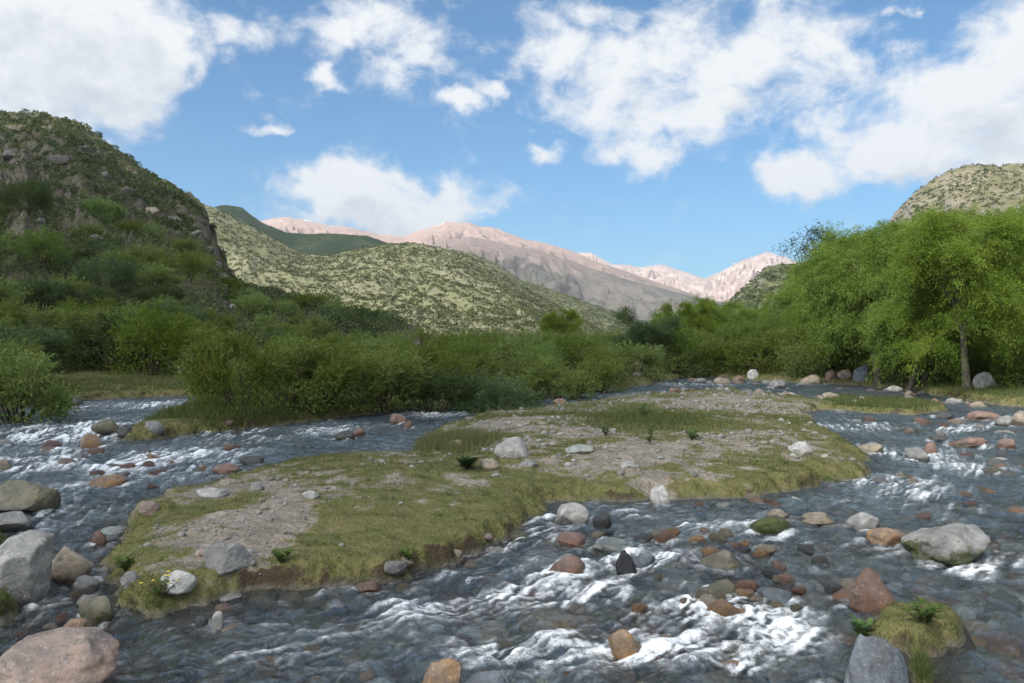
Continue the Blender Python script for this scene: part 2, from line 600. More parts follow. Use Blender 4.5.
HILL_F = Hill([(330, 262), (430, 246), (470, 236), (505, 242), (540, 252), (580, 264), (620, 277), (660, 288), (700, 297), (740, 306), (800, 318), (900, 330)],
              [(330, 3000), (900, 2600)], [(330, 1300), (900, 1300)], 0.0, 1.05, 0.18, 0.0024, 0.03, 19.0, gul=0.18, gk=0.024)
HILL_D = Hill([(-200, 200), (100, 212), (230, 216), (262, 220), (290, 217), (320, 224), (350, 228), (385, 236), (402, 238), (425, 229), (447, 221), (470, 222), (492, 228), (520, 237), (550, 245),
               (580, 254), (600, 262), (625, 270), (660, 283), (700, 297), (760, 315)],
              [(-200, 4300), (760, 4000)], [(-200, 2000), (760, 2000)], 0.0, 1.05, 0.24, 0.0026, 0.03, 29.0, gul=0.24, gk=0.03)
HILL_E = Hill([(480, 262), (560, 256), (590, 253), (612, 264), (640, 267), (662, 264), (685, 272), (705, 279), (722, 271), (742, 261), (766, 252), (785, 257), (800, 264), (850, 262), (950, 250), (1200, 240)],
              [(480, 6400), (1200, 6000)], [(480, 3300), (1200, 3300)], 0.0, 1.02, 0.28, 0.0022, 0.035, 37.0, gul=0.30, gk=0.045)
HILL_G = Hill([(690, 345), (712, 320), (730, 302), (748, 284), (765, 268), (782, 264), (800, 266), (820, 254), (850, 246), (900, 235), (1200, 200)],
              [(690, 820), (1200, 760)], [(690, 260), (1200, 240)], 0.0, 1.15, 0.10, 0.009, 0.03, 43.0, fine=1.0, gul=0.07, gk=0.03)
HILL_H = Hill([(820, 320), (850, 280), (880, 236), (896, 213), (912, 197), (930, 184), (950, 173), (970, 167), (1000, 166), (1030, 164), (1100, 150), (1300, 130), (1800, 100)],
              [(820, 540), (1300, 480), (1800, 460)], [(820, 170), (1800, 150)], 0.0, 1.2, 0.09, 0.012, 0.025, 53.0, fine=1.5, gul=0.05, gk=0.02)

M_A = hill_mat('near_hill', (0.075, 0.09, 0.03), (0.155, 0.14, 0.08), (0.20, 0.175, 0.145), 0.035, 0.22, 0.66, 0.84, patch=0.56, bump=1.0, bdist=1.6)
M_B = hill_mat('scrub_hill', (0.165, 0.170, 0.088), (0.235, 0.225, 0.142), (0.28, 0.255, 0.195), 0.02, 0.45, 0.62, 0.76, patch=0.55, bump=0.35, bdist=0.8)
M_C = hill_mat('green_hill', (0.055, 0.08, 0.04), (0.13, 0.13, 0.075), (0.2, 0.17, 0.13), 0.02, 0.13, 0.6, 0.75, patch=0.6, bump=0.5, bdist=3.0)
M_I = hill_mat('folded_ridge', (0.13, 0.14, 0.065), (0.235, 0.215, 0.135), (0.29, 0.25, 0.19), 0.02, 0.3, 0.64, 0.8, patch=0.56, bump=0.5, bdist=1.2, spots=(0.075, 0.09, 0.04), spot_scale=0.22, spot_th=0.28)
M_F = hill_mat('grey_slope', (0.13, 0.135, 0.105), (0.215, 0.19, 0.165), (0.27, 0.225, 0.205), 0.005, 0.03, 0.66, 0.82, patch=0.53, bump=0.7, bdist=14.0,
               high=((0.34, 0.26, 0.225), 150, 330))
M_D = hill_mat('pink_mountain', (0.22, 0.175, 0.15), (0.38, 0.275, 0.225), (0.42, 0.32, 0.28), 0.004, 0.018, 0.62, 0.8, patch=0.50, bump=0.5, bdist=30.0,
               high=((0.52, 0.375, 0.31), 330, 520), snow=585)
M_E = hill_mat('far_mountain', (0.42, 0.315, 0.27), (0.66, 0.53, 0.46), (0.56, 0.43, 0.375), 0.004, 0.018, 0.62, 0.8, patch=0.52, bump=0.4, bdist=30.0)
M_G = hill_mat('side_hill', (0.10, 0.12, 0.05), (0.21, 0.19, 0.11), (0.30, 0.26, 0.2), 0.02, 0.15, 0.64, 0.8, patch=0.57, bump=0.6, bdist=1.5)
M_H = hill_mat('stony_hill', (0.17, 0.165, 0.085), (0.30, 0.265, 0.185), (0.34, 0.30, 0.25), 0.03, 0.2, 0.68, 0.84, patch=0.54, bump=0.8, bdist=1.5)

HILL_A.build('hill', -760, 420, 900, 480, -0.06, 1.5, M_A, 'rocky near hill dropping in a cliff towards the river', 'hill')
HILL_B.build('hill', -200, 700, 620, 380, -0.06, 1.5, M_B, 'pale sunlit hill dotted with scrub behind the thicket', 'hill')
HILL_C.build('hill', 0, 700, 420, 240, -0.06, 1.5, M_C, 'dark green hill ridge below the low white cloud', 'hill')
HILL_I.build('hill', 320, 740, 420, 300, -0.06, 1.4, M_I, 'folded green ridge descending to the right behind the pale hill', 'hill')
HILL_D.build('mountain', -200, 760, 640, 260, -0.05, 1.4, M_D, 'pinkish bare mountain under the low white cloud', 'mountain')
HILL_E.build('mountain', 480, 1200, 560, 240, -0.05, 1.3, M_E, 'far pale pink mountain chain at the end of the valley', 'mountain')
HILL_F.build('mountain_slope', 330, 900, 420, 220, -0.05, 1.3, M_F, 'blue grey mountain slope running down into the valley', 'slope')
HILL_G.build('hill', 690, 1200, 360, 260, -0.06, 1.4, M_G, 'green side hill rising behind the valley trees', 'hill')
HILL_H.build('hill', 820, 1800, 480, 300, -0.06, 1.4, M_H, 'bare stony round topped hill above the willows', 'hill')


def land(x, y):
    return np.maximum(ground(x, y), HILL_A.z(x, np.maximum(y, 5.0)) if True else 0)


def landA(x, y):
    """ground or near hill, whichever is higher"""
    x, y = np.atleast_1d(np.asarray(x, float)), np.atleast_1d(np.asarray(y, float))
    px = CX + F * x / y
    return np.where((px < 420) & (y > 38), np.maximum(ground(x, y), HILL_A.z(x, y)), ground(x, y))


def sight_hit(px, py):
    ys = np.geomspace(3, 70, 900)
    xs = (px - CX) / F * ys
    zs = CAM_H + (HY - py) / F * ys
    i = int(np.argmax(np.maximum(ground(xs, ys), 0.0) > zs))
    return xs[i], ys[i]


# ------------------------------------------------------------------ ground sheet
def fan(rows, cols, shift):
    Y = np.repeat(rows[:, None], len(cols), 1)
    X = cols[None, :] * (Y + shift)
    return X, Y


def ground_material():
    m, t, out = material('ground')
    geo = t.n('ShaderNodeNewGeometry')
    pos = geo.outputs['Position']
    g = t.attr('green')
    wet = t.attr('wet')
    n1 = t.noise(pos, 3.0, 5, 0.6)
    n2 = t.noise(pos, 14.0, 5, 0.65)
    n3 = t.noise(pos, 60.0, 4, 0.6)
    # gravel and sand
    v1 = t.vor(pos, 28.0, out='Color')
    v1d = t.vor(pos, 28.0)
    sep = t.n('ShaderNodeSeparateColor')
    t.put(sep.inputs[0], v1)
    peb = t.mix(sep.outputs[0], (0.17, 0.145, 0.12), (0.30, 0.265, 0.225))
    peb = t.mix(t.ramp(sep.outputs[1], 0.8, 0.9), peb, (0.24, 0.18, 0.14))
    sand = t.mix(t.ramp(n2, 0.35, 0.7), (0.135, 0.117, 0.092), (0.225, 0.2, 0.163))
    bare = t.mix(t.ramp(t.math('ADD', n1, t.math('MULTIPLY', v1d, 0.25)), 0.52, 0.72), sand, peb)
    # turf
    tf = t.mix(t.ramp(n1, 0.3, 0.7), (0.100, 0.108, 0.034), (0.150, 0.130, 0.058))
    tf = t.mix(t.ramp(n2, 0.5, 0.75), tf, (0.07, 0.085, 0.02))
    tf = t.mix(t.ramp(n3, 0.55, 0.8), tf, (0.19, 0.15, 0.06))
    gg = t.math('ADD', g, t.math('MULTIPLY_ADD', n2, 1.3, -0.65))
    gg = t.math('ADD', gg, t.math('MULTIPLY_ADD', n3, 1.0, -0.5))
    col = t.mix(t.ramp(gg, 0.2, 0.72), bare, tf)
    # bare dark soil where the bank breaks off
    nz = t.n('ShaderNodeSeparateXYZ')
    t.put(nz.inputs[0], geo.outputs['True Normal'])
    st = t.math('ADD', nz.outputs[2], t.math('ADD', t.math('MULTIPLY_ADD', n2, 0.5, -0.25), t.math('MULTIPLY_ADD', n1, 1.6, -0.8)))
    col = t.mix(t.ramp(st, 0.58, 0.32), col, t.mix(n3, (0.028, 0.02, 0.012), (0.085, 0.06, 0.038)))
    col = t.mix(t.math('MULTIPLY', wet, 0.9), col, t.mix(n3, (0.075, 0.068, 0.052), (0.16, 0.145, 0.115)))
    h = t.math('ADD', t.math('MULTIPLY', n2, 0.8), t.math('MULTIPLY', n3, 0.5))
    h = t.math('ADD', h, t.math('MULTIPLY', v1d, -0.5))
    principled(t, out, col, t.math('MULTIPLY_ADD', wet, -0.45, 0.92), t.bump(h, 0.8, 0.03), 0.2)
    return m


def build_ground():
    rows = np.concatenate([np.linspace(-14, 2.4, 24), np.geomspace(6.5, 36, 900) - 4 + 0.05, np.geomspace(32.3, 120, 170), np.geomspace(125, 8800, 80)])
    cols = np.concatenate([np.linspace(-2.6, -0.74, 60), np.linspace(-0.73, 0.73, 760), np.linspace(0.74, 2.6, 60)])
    X, Y = fan(rows, cols, 4.0)
    X = np.where(Y < 2.4, cols[None, :] * 16 * (1 - 0) * np.clip((6.4 + 9.6 * (2.4 - Y) / 16.4) / 16, 0, 1), X)
    z, sd, g, si = ground(X, Y, True)
    wet = sstep(0.05, 0.0, z + 0.03 * fbm(X, Y, 5.0, 3))
    V = np.stack([X, Y, z], -1).reshape(-1, 3)
    me = mk_mesh('ground', V, grid_faces(*X.shape), True, {'green': g.ravel(), 'wet': wet.ravel()})
    o = link('ground', me, ground_material())
    tag(o, 'turf and gravel of the valley floor with the stony river bed', 'ground', kind='structure')


build_ground()

# ------------------------------------------------------------------ rocks (table: centre px, base px, width px, visible height px, ground height, colour, moss, angular)
PAL = {
    'grey': (0.215, 0.21, 0.20), 'pale': (0.33, 0.32, 0.295), 'tan': (0.275, 0.225, 0.165), 'red': (0.225, 0.14, 0.105),
    'orange': (0.285, 0.18, 0.10), 'dark': (0.075, 0.075, 0.075), 'olive': (0.165, 0.15, 0.105), 'blue': (0.145, 0.165, 0.185),
    'white': (0.44, 0.43, 0.40), 'teal': (0.28, 0.30, 0.265), 'pink': (0.285, 0.215, 0.175), 'rust': (0.165, 0.095, 0.065), 'black': (0.02, 0.02, 0.022),
}
W, L = 0.0, 0.24
ROCKS = [
    # x, base y, w, h, z, colour, moss, angular, label
    (46, 712, 132, 84, W, 'pink', 0, .2, 'large pinkish boulder in the water at the bottom left corner'),
    (10, 597, 76, 70, .05, 'pale', 0, .3, 'biggest pale boulder on the left edge of the river'),
    (20, 514, 64, 34, .02, 'olive', .15, .3, 'olive tan boulder with a dark wet foot at the left edge'),
    (14, 532, 48, 20, .02, 'grey', 0, .2, 'low grey boulder between two larger ones at the left edge'),
    (68, 583, 54, 40, W, 'tan', .1, .3, 'wet tan boulder beside the little fall left of the island'),
    (86, 592, 26, 17, W, 'pale', 0, .1, 'small rounded pale stone at the left foot of the island'),
    (101, 546, 15, 17, W, 'rust', 0, .3, 'small brown stone against the left bank of the island'),
    (101, 622, 38, 26, .02, 'olive', .3, .2, 'dark olive boulder at the lower left tip of the island'),
    (76, 636, 30, 20, W, 'orange', 0, .2, 'orange brown stone in the water below the island tip'),
    (108, 485, 38, 15, W, 'orange', 0, .2, 'flat orange boulder alone in the left rapids'),
    (106, 434, 30, 14, .03, 'olive', .2, .2, 'olive stone at the end of the grassy spit'),
    (92, 447, 23, 14, W, 'orange', 0, .2, 'orange stone in front of the end of the grassy spit'),
    (50, 451, 24, 8, W, 'red', 0, .1, 'low red stone awash in the left channel'),
    (80, 458, 18, 8, W, 'grey', 0, .1, 'low grey stone awash in the left channel'),
    (2, 470, 20, 12, W, 'tan', 0, .1, 'small tan stone in the left channel near the edge'),
    (211, 498, 34, 12, .2, 'pale', 0, .2, 'pale flat stone on the left side of the island'),
    (150, 517, 22, 13, .16, 'pink', 0, .2, 'pinkish stone on the upper left rim of the island'),
    (230, 485, 28, 8, .12, 'tan', 0, .1, 'tan flat stone on the far rim of the island'),
    (229, 583, 50, 28, .24, 'grey', 0, .6, 'broad grey slab lying in the turf of the island'),
    (177, 605, 38, 23, .2, 'white', 0, .4, 'long whitish stone on the grassy lower end of the island'),
    (130, 586, 18, 15, .22, 'grey', .1, .2, 'grey stone in the grass near the island tip'),
    (206, 557, 20, 9, .25, 'pink', 0, .1, 'flat pink stone in the bare earth of the island'),
    (233, 600, 27, 11, .2, 'pale', .1, .2, 'pale stone in front of the broad grey slab'),
    (217, 628, 12, 18, W, 'white', 0, .3, 'thin upright whitish stone at the island foot'),
    (201, 628, 14, 13, W, 'dark', 0, .3, 'small dark stone at the island foot'),
    (253, 464, 28, 8, .02, 'dark', 0, .2, 'dark flat stone at the far rim of the island'),
    (227, 474, 30, 10, .02, 'red', 0, .1, 'reddish flat stone where the rapids touch the island'),
    (71, 405, 24, 17, .1, 'grey', 0, .2, 'grey boulder on the far bank at the shrubs'),
    (155, 436, 17, 11, .1, 'grey', 0, .2, 'grey stone on the grassy spit'),
    (257, 492, 14, 9, .25, 'grey', 0, .2, 'small grey stone on the sandy part of the island'),
    (240, 634, 46, 20, W - .02, 'tan', 0, .3, 'flat tan rock half under water below the island'),
    (345, 440, 20, 10, W, 'dark', .3, .3, 'dark mossy stone in the middle of the far channel'),
    (359, 436, 13, 8, W, 'red', 0, .2, 'red stone beside the dark one in the far channel'),
    (398, 424, 17, 11, W, 'red', 0, .3, 'red stone in the narrow part of the far channel'),
    (408, 428, 12, 8, W, 'rust', 0, .3, 'rust brown stone in the narrow part of the far channel'),
    (406, 413, 13, 8, .05, 'orange', 0, .2, 'orange stone at the foot of the bank shrubs'),
    (311, 500, 18, 9, .25, 'white', 0, .1, 'small white stone in the middle of the island turf'),
    (512, 459, 38, 22, .28, 'pale', 0, .5, 'large pale grey boulder on the crest of the island'),
    (490, 471, 20, 12, .27, 'tan', 0, .3, 'tan stone beside the leafy dark weed'),
    (528, 467, 20, 8, .27, 'grey', 0, .2, 'flat grey stone in front of the crest boulder'),
    (454, 449, 24, 10, .26, 'tan', 0, .2, 'tan stone in the tall yellowish grass'),
    (454, 561, 18, 18, .0, 'tan', 0, .2, 'tan stone at the foot of the island bank by the white cascade'),
    (519, 538, 26, 12, W, 'olive', .3, .2, 'olive stone at the island bank next to the cascade'),
    (441, 700, 42, 44, W, 'orange', 0, .5, 'angular orange brown rock at the bottom of the stream'),
    (486, 702, 46, 30, W, 'blue', 0, .2, 'blue grey rounded rock at the bottom of the stream'),
    (394, 629, 36, 10, W - .05, 'tan', 0, .1, 'tan rock just under the water in the front stream'),
    (254, 672, 46, 12, W - .06, 'teal', 0, .1, 'greenish flat rock under the front stream'),
    (212, 668, 30, 10, W - .05, 'tan', 0, .1, 'sunken tan rock at the lower left of the stream'),
    (270, 644, 48, 14, W - .05, 'teal', 0, .2, 'greenish wet rock under thin foam below the island'),
    (334, 602, 32, 11, W, 'tan', 0, .2, 'brown rock tucked under the front bank of the island'),
    (370, 594, 26, 13, W, 'rust', 0, .3, 'purple brown rock in the undercut of the island bank'),
    (572, 523, 36, 22, W, 'pale', 0, .1, 'smooth pale boulder at the right corner of the island bank'),
    (660, 506, 20, 19, .03, 'white', 0, .4, 'whitish tilted stone on the front edge of the island'),
    (579, 454, 29, 11, .28, 'teal', 0, .3, 'pale greenish flat stone on the middle of the island'),
    (560, 407, 15, 9, .0, 'orange', 0, .2, 'orange boulder at the far edge of the island'),
    (630, 468, 20, 8, .28, 'pale', 0, .3, 'pale broken slab on the gravel of the island'),
    (654, 395, 16, 5, W, 'dark', 0, .2, 'dark flat stone in the far bend of the river'),
    (566, 574, 40, 26, W, 'red', 0, .3, 'red brown wet boulder in the white cascade'),
    (626, 573, 20, 23, W, 'black', 0, .8, 'black pointed wet rock in the middle of the rapids'),
    (644, 566, 26, 14, W, 'blue', 0, .3, 'dark blue grey rock behind the black one'),
    (571, 542, 30, 16, W, 'red', 0, .2, 'reddish rock upstream of the cascade'),
    (616, 549, 48, 17, W - .02, 'teal', 0, .1, 'pale greenish slab awash at the head of the rapids'),
    (624, 650, 32, 31, W - .01, 'orange', 0, .2, 'tan orange rock washed over in the front rapids'),
    (652, 603, 44, 20, W - .02, 'olive', 0, .1, 'olive tan slab under the foam of the rapids'),
    (771, 534, 40, 20, W, 'dark', .8, .3, 'dark mossy rock at the head of the right rapids'),
    (722, 566, 38, 22, W - .01, 'olive', .2, .2, 'olive tan rock washed by the stream above the rapids'),
    (720, 593, 34, 23, W - .01, 'olive', .3, .3, 'olive rock in front of a wet tan one in the rapids'),
    (734, 606, 34, 17, W - .01, 'red', 0, .2, 'reddish rock in the middle of the right rapids'),
    (738, 615, 18, 14, W, 'orange', 0, .2, 'bright orange stone in the right rapids'),
    (776, 599, 38, 22, W - .01, 'blue', 0, .3, 'dark blue wet rock in the right rapids'),
    (733, 664, 28, 17, W - .02, 'orange', 0, .2, 'orange brown rock in the foam near the bottom'),
    (664, 662, 22, 17, W - .02, 'rust', 0, .2, 'purple brown rock under the front cascade'),
    (760, 551, 28, 9, W - .02, 'orange', 0, .1, 'sunken orange rock in the smooth water'),
    (950, 559, 92, 38, W, 'grey', .34, .2, 'largest grey boulder with a mossy foot in the right stream'),
    (864, 530, 31, 18, W, 'pale', 0, .2, 'pale tan boulder upstream of an orange flat one'),
    (888, 544, 40, 16, W, 'orange', 0, .2, 'flat orange rock between the pale and the large grey boulder'),
    (817, 524, 30, 13, W, 'tan', 0, .1, 'tan stone in the stream right of the mossy rock'),
    (778, 519, 22, 11, W, 'tan', 0, .1, 'tan stone behind the dark mossy rock'),
    (874, 617, 46, 50, .0, 'rust', 0, .8, 'dark rust brown pointed rock behind the grassy clump'),
    (873, 712, 78, 84, .0, 'blue', .15, .5, 'big blue grey rock in front of the grassy clump'),
    (800, 454, 23, 13, .24, 'white', 0, .4, 'bluish white stone on the right turf of the island'),
    (870, 453, 25, 11, W, 'tan', 0, .1, 'tan rock in the water off the right end of the island'),
    (916, 460, 24, 14, W, 'grey', .2, .2, 'brownish grey rock in the right stream'),
    (930, 453, 15, 11, W, 'red', 0, .2, 'red rock touching a brownish grey one'),
    (936, 442, 20, 8, W, 'dark', 0, .2, 'low dark rock in the right stream'),
    (968, 446, 36, 10, W, 'red', 0, .1, 'long low red rock in the right stream'),
    (1007, 449, 18, 11, W, 'red', 0, .2, 'red rock near the right edge of the stream'),
    (829, 402, 19, 10, W, 'tan', 0, .2, 'tan stone at the upstream tip of the grassy islet'),
    (982, 420, 32, 10, W, 'red', 0, .1, 'flat reddish rock below the right bank'),
    (1004, 425, 18, 10, W, 'grey', 0, .2, 'grey rock below the right bank'),
    (1024, 426, 26, 16, W, 'tan', 0, .2, 'tan rock below the right bank at the edge'),
    (946, 418, 18, 7, W, 'dark', 0, .2, 'dark rock between islet and right bank'),
    (985, 389, 22, 17, .35, 'pale', 0, .4, 'pale boulder on the bank beside a willow trunk'),
    (865, 381, 22, 15, .25, 'blue', 0, .3, 'blue grey boulder on the bank left of a willow trunk'),
    (839, 576, 40, 12, W - .03, 'orange', 0, .1, 'sunken orange slab upstream of the grassy clump'),
    (852, 600, 32, 18, W - .01, 'rust', 0, .2, 'wet rust coloured rock left of the pointed one'),
    (722, 385, 18, 8, W, 'tan', 0, .2, 'tan boulder at the far waterline below the trees'),
    (738, 383, 13, 7, .03, 'red', 0, .2, 'red boulder at the far waterline below the trees'),
    (753, 380, 11, 8, .12, 'white', 0, .2, 'yellowish white boulder at the foot of the far trees'),
    (777, 388, 17, 9, W, 'grey', 0, .3, 'grey boulder at the far waterline'),
    (810, 384, 21, 9, .03, 'tan', 0, .2, 'tan boulder on the far stony bank'),
    (832, 381, 13, 9, .1, 'red', 0, .3, 'red boulder on the far stony bank'),
    (846, 379, 15, 9, .18, 'pink', 0, .3, 'pinkish boulder below the bare earth bank'),
    (791, 398, 13, 6, W, 'white', 0, .2, 'small white rock in the shallows of the far bend'),
    (893, 392, 18, 6, .03, 'white', 0, .2, 'whitish flat stone at the right bank below the willows'),
    (700, 383, 14, 5, W, 'grey', 0, .2, 'low grey rock at the corner of the far bend'),
]


def ico(sub):
    bm = bmesh.new()
    bmesh.ops.create_icosphere(bm, subdivisions=sub, radius=1.0)
    V = np.array([v.co[:] for v in bm.verts])
    Fc = np.array([[v.index for v in f.verts] for f in bm.faces])
    bm.free()
    return V, Fc


ICO = {k: ico(k) for k in (1, 2, 3, 4, 5)}


def rock_shape(seed, sub, ang):
    V, Fc = ICO[sub]
    r = np.random.default_rng(1000 + seed)
    o = r.uniform(0, 60, 3)
    v = V * (1 + 0.30 * perlin3(V * 0.9 + o) + 0.12 * perlin3(V * 2.1 + o + 9))[:, None]
    for i in range(int(4 + 7 * ang)):
        nrm = r.normal(size=3)
        nrm /= np.linalg.norm(nrm)
        c = r.uniform(0.62, 0.92) - 0.16 * ang
        d = v @ nrm
        v = v - np.where(d > c, (d - c) * (0.55 + 0.4 * min(1, ang * 1.6)), 0)[:, None] * nrm
    v = v * (1 + 0.05 * perlin3(V * 4 + o) + 0.03 * perlin3(V * 9 + o) + 0.012 * perlin3(V * 20 + o))[:, None]
    lo, hi = v.min(0), v.max(0)
    return (v - (lo + hi) / 2) / ((hi - lo) / 2), Fc


def rock_material(name, attr=False):
    m, t, out = material(name)
    geo = t.n('ShaderNodeNewGeometry')
    pos = geo.outputs['Position']
    if attr:
        base = t.attr('tint', 'Color')
    else:
        oi = t.n('ShaderNodeObjectInfo')
        base = oi.outputs['Color']
    tc = t.n('ShaderNodeTexCoord')
    oc = tc.outputs['Object'] if not attr else pos
    n1 = t.noise(oc, 5.0, 5, 0.62, 0.4)
    n2 = t.noise(oc, 34.0, 5, 0.7)
    n3 = t.noise(oc, 130.0, 3, 0.6)
    n0 = t.noise(oc, 1.7, 3, 0.6, 0.8)
    col = t.hsv(base, 0.5, t.ramp(n1, 0.25, 0.75, 0.55, 1.25), t.ramp(t.math('ADD', n1, t.math('MULTIPLY_ADD', n0, 0.8, -0.4)), 0.2, 0.8, 0.5, 1.3))
    crack = t.vor(t.vmath('ADD', oc, t.vmath('SCALE', t.noise(oc, 6.0, 4, 0.6, out=1))), 4.5, 'DISTANCE_TO_EDGE')
    crack = t.math('MULTIPLY', t.ramp(crack, 0.035, 0.0), t.ramp(n0, 0.5, 0.62))
    col = t.mix(t.math('MULTIPLY', crack, 0.7), col, t.hsv(base, 0.5, 0.9, 0.3))
    col = t.mix(t.ramp(n2, 0.52, 0.74), col, t.hsv(base, 0.5, 0.6, 1.45))
    col = t.mix(t.ramp(n2, 0.46, 0.26), col, t.hsv(base, 0.5, 0.9, 0.5))
    col = t.mix(t.math('MULTIPLY', t.ramp(n3, 0.58, 0.75), 0.5), col, (0.08, 0.075, 0.07))
    sp = t.n('ShaderNodeSeparateXYZ')
    t.put(sp.inputs[0], pos)
    zz = t.math('ADD', sp.outputs[2], t.math('MULTIPLY_ADD', n1, 0.10, -0.05))
    wet = t.math('MULTIPLY', t.ramp(zz, 0.12, 0.03), t.ramp(sp.outputs[2], -0.16, 0.0, 0.35, 1.0))
    if not attr:
        moss = t.attr('moss', typ='OBJECT')
        nz = t.n('ShaderNodeSeparateXYZ')
        t.put(nz.inputs[0], geo.outputs['Normal'])
        low = t.ramp(t.math('ADD', zz, t.math('MULTIPLY_ADD', t.noise(pos, 6.0, 4, 0.6), 0.7, -0.35)), 0.28, 0.0)
        mf = t.math('MULTIPLY', moss, t.math('ADD', t.math('MULTIPLY', low, 1.1), t.math('MULTIPLY', n1, 0.8)))
        mf = t.ramp(t.math('ADD', mf, t.math('MULTIPLY_ADD', n2, 0.6, -0.3)), 0.32, 0.55)
        col = t.mix(mf, col, t.mix(n2, (0.03, 0.04, 0.011), (0.085, 0.098, 0.026)))
    col = t.mix(t.math('MULTIPLY', wet, 0.72), col, t.hsv(col, 0.5, 1.25, 0.40))
    rg = t.math('MULTIPLY_ADD', wet, -0.55, 0.85)
    h = t.math('ADD', t.math('MULTIPLY', n2, 0.8), t.math('MULTIPLY', n3, 0.35))
    h = t.math('SUBTRACT', t.math('ADD', h, n1), t.math('MULTIPLY', crack, 0.8))
    principled(t, out, col, rg, t.bump(h, 0.8, 0.022), 0.35)
    return m


M_ROCK = rock_material('river_rock')
EMERGENT = []     # x, y, half width, strength: for the wakes


def add_rock(i, px, by, w, h, z, colr, moss, ang, label, group=None, name='rock'):
    d = sight_hit(px, by)[1] if z > 0.04 else depth_at(by)
    hw = 0.5 * w * d / F
    r = np.random.default_rng(500 + i)
    hd = hw * r.uniform(0.72, 0.95)
    yc = d + hd * 0.75
    hw = 0.5 * w * yc / F
    xc = (px - CX) * yc / F
    vis = h * yc / F
    top = max(0.35 * vis, vis - 1.1 * hd * CAM_H / yc)          # real height above water or ground
    gz = float(ground(np.array([xc]), np.array([yc]))[0])
    base = max(z, gz) if z > 0.04 else z
    if z > 0.04:
        base = gz
    zlow = base - max(0.55 * top, 0.35 * hw)
    rz = 0.5 * (base + top - zlow)
    sub = 5 if w > 40 else (4 if w > 14 else 3)
    v, Fc = rock_shape(i, sub, max(ang, 0.42))
    if 'pointed' in label:
        v[:, :2] *= (1.0 - 0.32 * np.clip(v[:, 2:3], -0.2, 1))
        v[:, 0] += 0.22 * v[:, 2] * (1 if i % 2 else -1)
    a = r.uniform(-0.35, 0.35)
    v = v * np.array([hw, hd, rz])
    me = mk_mesh('rock', v, Fc, True)
    o = link(name, me, M_ROCK)
    o.location = (xc, yc, zlow + rz)
    o.rotation_euler = (0, 0, a)
    c = np.array(PAL[colr]) * r.uniform(0.9, 1.1)
    o.color = (*c, 1)
    o['moss'] = float(moss)
    tag(o, label, 'rock', group)
    if z < 0.1:
        EMERGENT.append((xc, yc, hw, min(1.0, max(0.15, top / 0.15))))
    return o


for i, (px, by, w, h, z, colr, moss, ang, lab) in enumerate(ROCKS):
    if z <= 0 and 'pointed' not in lab and 'mossy' not in lab and any(k_ in lab for k_ in ('rapids', 'washed', 'awash', 'cascade', 'under ', 'sunken', 'foam', 'half')):
        z -= 0.045
    add_rock(i, px, by, w, h, z, colr, moss, ang, lab, 'rocks of the river')

# smaller stones along the waterlines
protos = []
for k in range(8):
    v, Fc = rock_shape(300 + k, 4, 0.15 + 0.08 * (k % 4))
    protos.append(mk_mesh('stone', v, Fc, True))
    protos[-1].materials.append(M_ROCK)
STONE_PROTO = None


def stone(x, y, z, hw, colr, label, group):
    o = bpy.data.objects.new('stone', protos[int(rng.integers(8))])
    COL.objects.link(o)
    o.location = (x, y, z)
    o.rotation_euler = (rng.uniform(-.3, .3), rng.uniform(-.3, .3), rng.uniform(0, 6.28))
    o.scale = (hw, hw * rng.uniform(.65, .95), hw * rng.uniform(.45, .75))
    o.color = (*(np.array(PAL[colr]) * rng.uniform(0.8, 1.15)), 1)
    o['moss'] = 0.0
    tag(o, label, 'stone', group)


def along(poly_px, n, spread, size, colours, noun, group, seed, zoff=0.0):
    r = np.random.default_rng(seed)
    P = np.array(poly_px, float)
    for i in range(n):
        k = r.integers(0, len(P) - 1)
        f = r.uniform()
        px, py = P[k] * (1 - f) + P[k + 1] * f
        x, y = gp(px, py)
        x += r.normal() * spread
        y += r.normal() * spread
        hw = r.uniform(*size)
        c = colours[int(r.integers(len(colours)))]
        gz = float(ground(np.array([x]), np.array([y]))[0])
        nm = {'pink': 'pinkish', 'rust': 'rust brown', 'teal': 'pale green', 'olive': 'olive', 'orange': 'orange'}.get(c, c)
        stone(x, y, max(gz + 0.15 * hw, -0.05 + zoff), hw, c, noun % nm, group % nm)
        if y < 16:
            EMERGENT.append((x, y, hw, 0.35))


along([(696, 381), (740, 383), (800, 386), (860, 389), (905, 394), (945, 401), (1010, 411), (1060, 414)], 44, 0.5, (.12, .34), ['grey', 'tan', 'red', 'pale', 'pink', 'dark'],
      'small %s stone in the stony edge below the willows', '%s stones below the willows', 71)
along([(780, 394), (840, 404), (900, 418), (960, 428), (1010, 432)], 20, 0.6, (.10, .26), ['grey', 'tan', 'rust', 'pale'],
      'small %s stone in the shallows around the grassy islet', '%s stones around the islet', 72)
along([(100, 615), (200, 618), (300, 600), (400, 585), (450, 566), (520, 543)], 22, 0.10, (.04, .10), ['grey', 'tan', 'rust', 'olive', 'pink'],
      'small %s stone at the water under the front island bank', '%s stones under the island bank', 73)
along([(560, 506), (640, 506), (720, 503), (800, 500), (868, 480)], 16, 0.10, (.05, .12), ['grey', 'tan', 'pale', 'rust'],
      'small %s stone along the right front waterline of the island', '%s stones along the right island waterline', 74)
along([(115, 440), (200, 436), (330, 421), (400, 410), (540, 400), (640, 388)], 26, 0.25, (.08, .22), ['grey', 'tan', 'red', 'orange', 'dark'],
      'small %s stone at the water below the bank shrubs', '%s stones below the bank shrubs', 75)
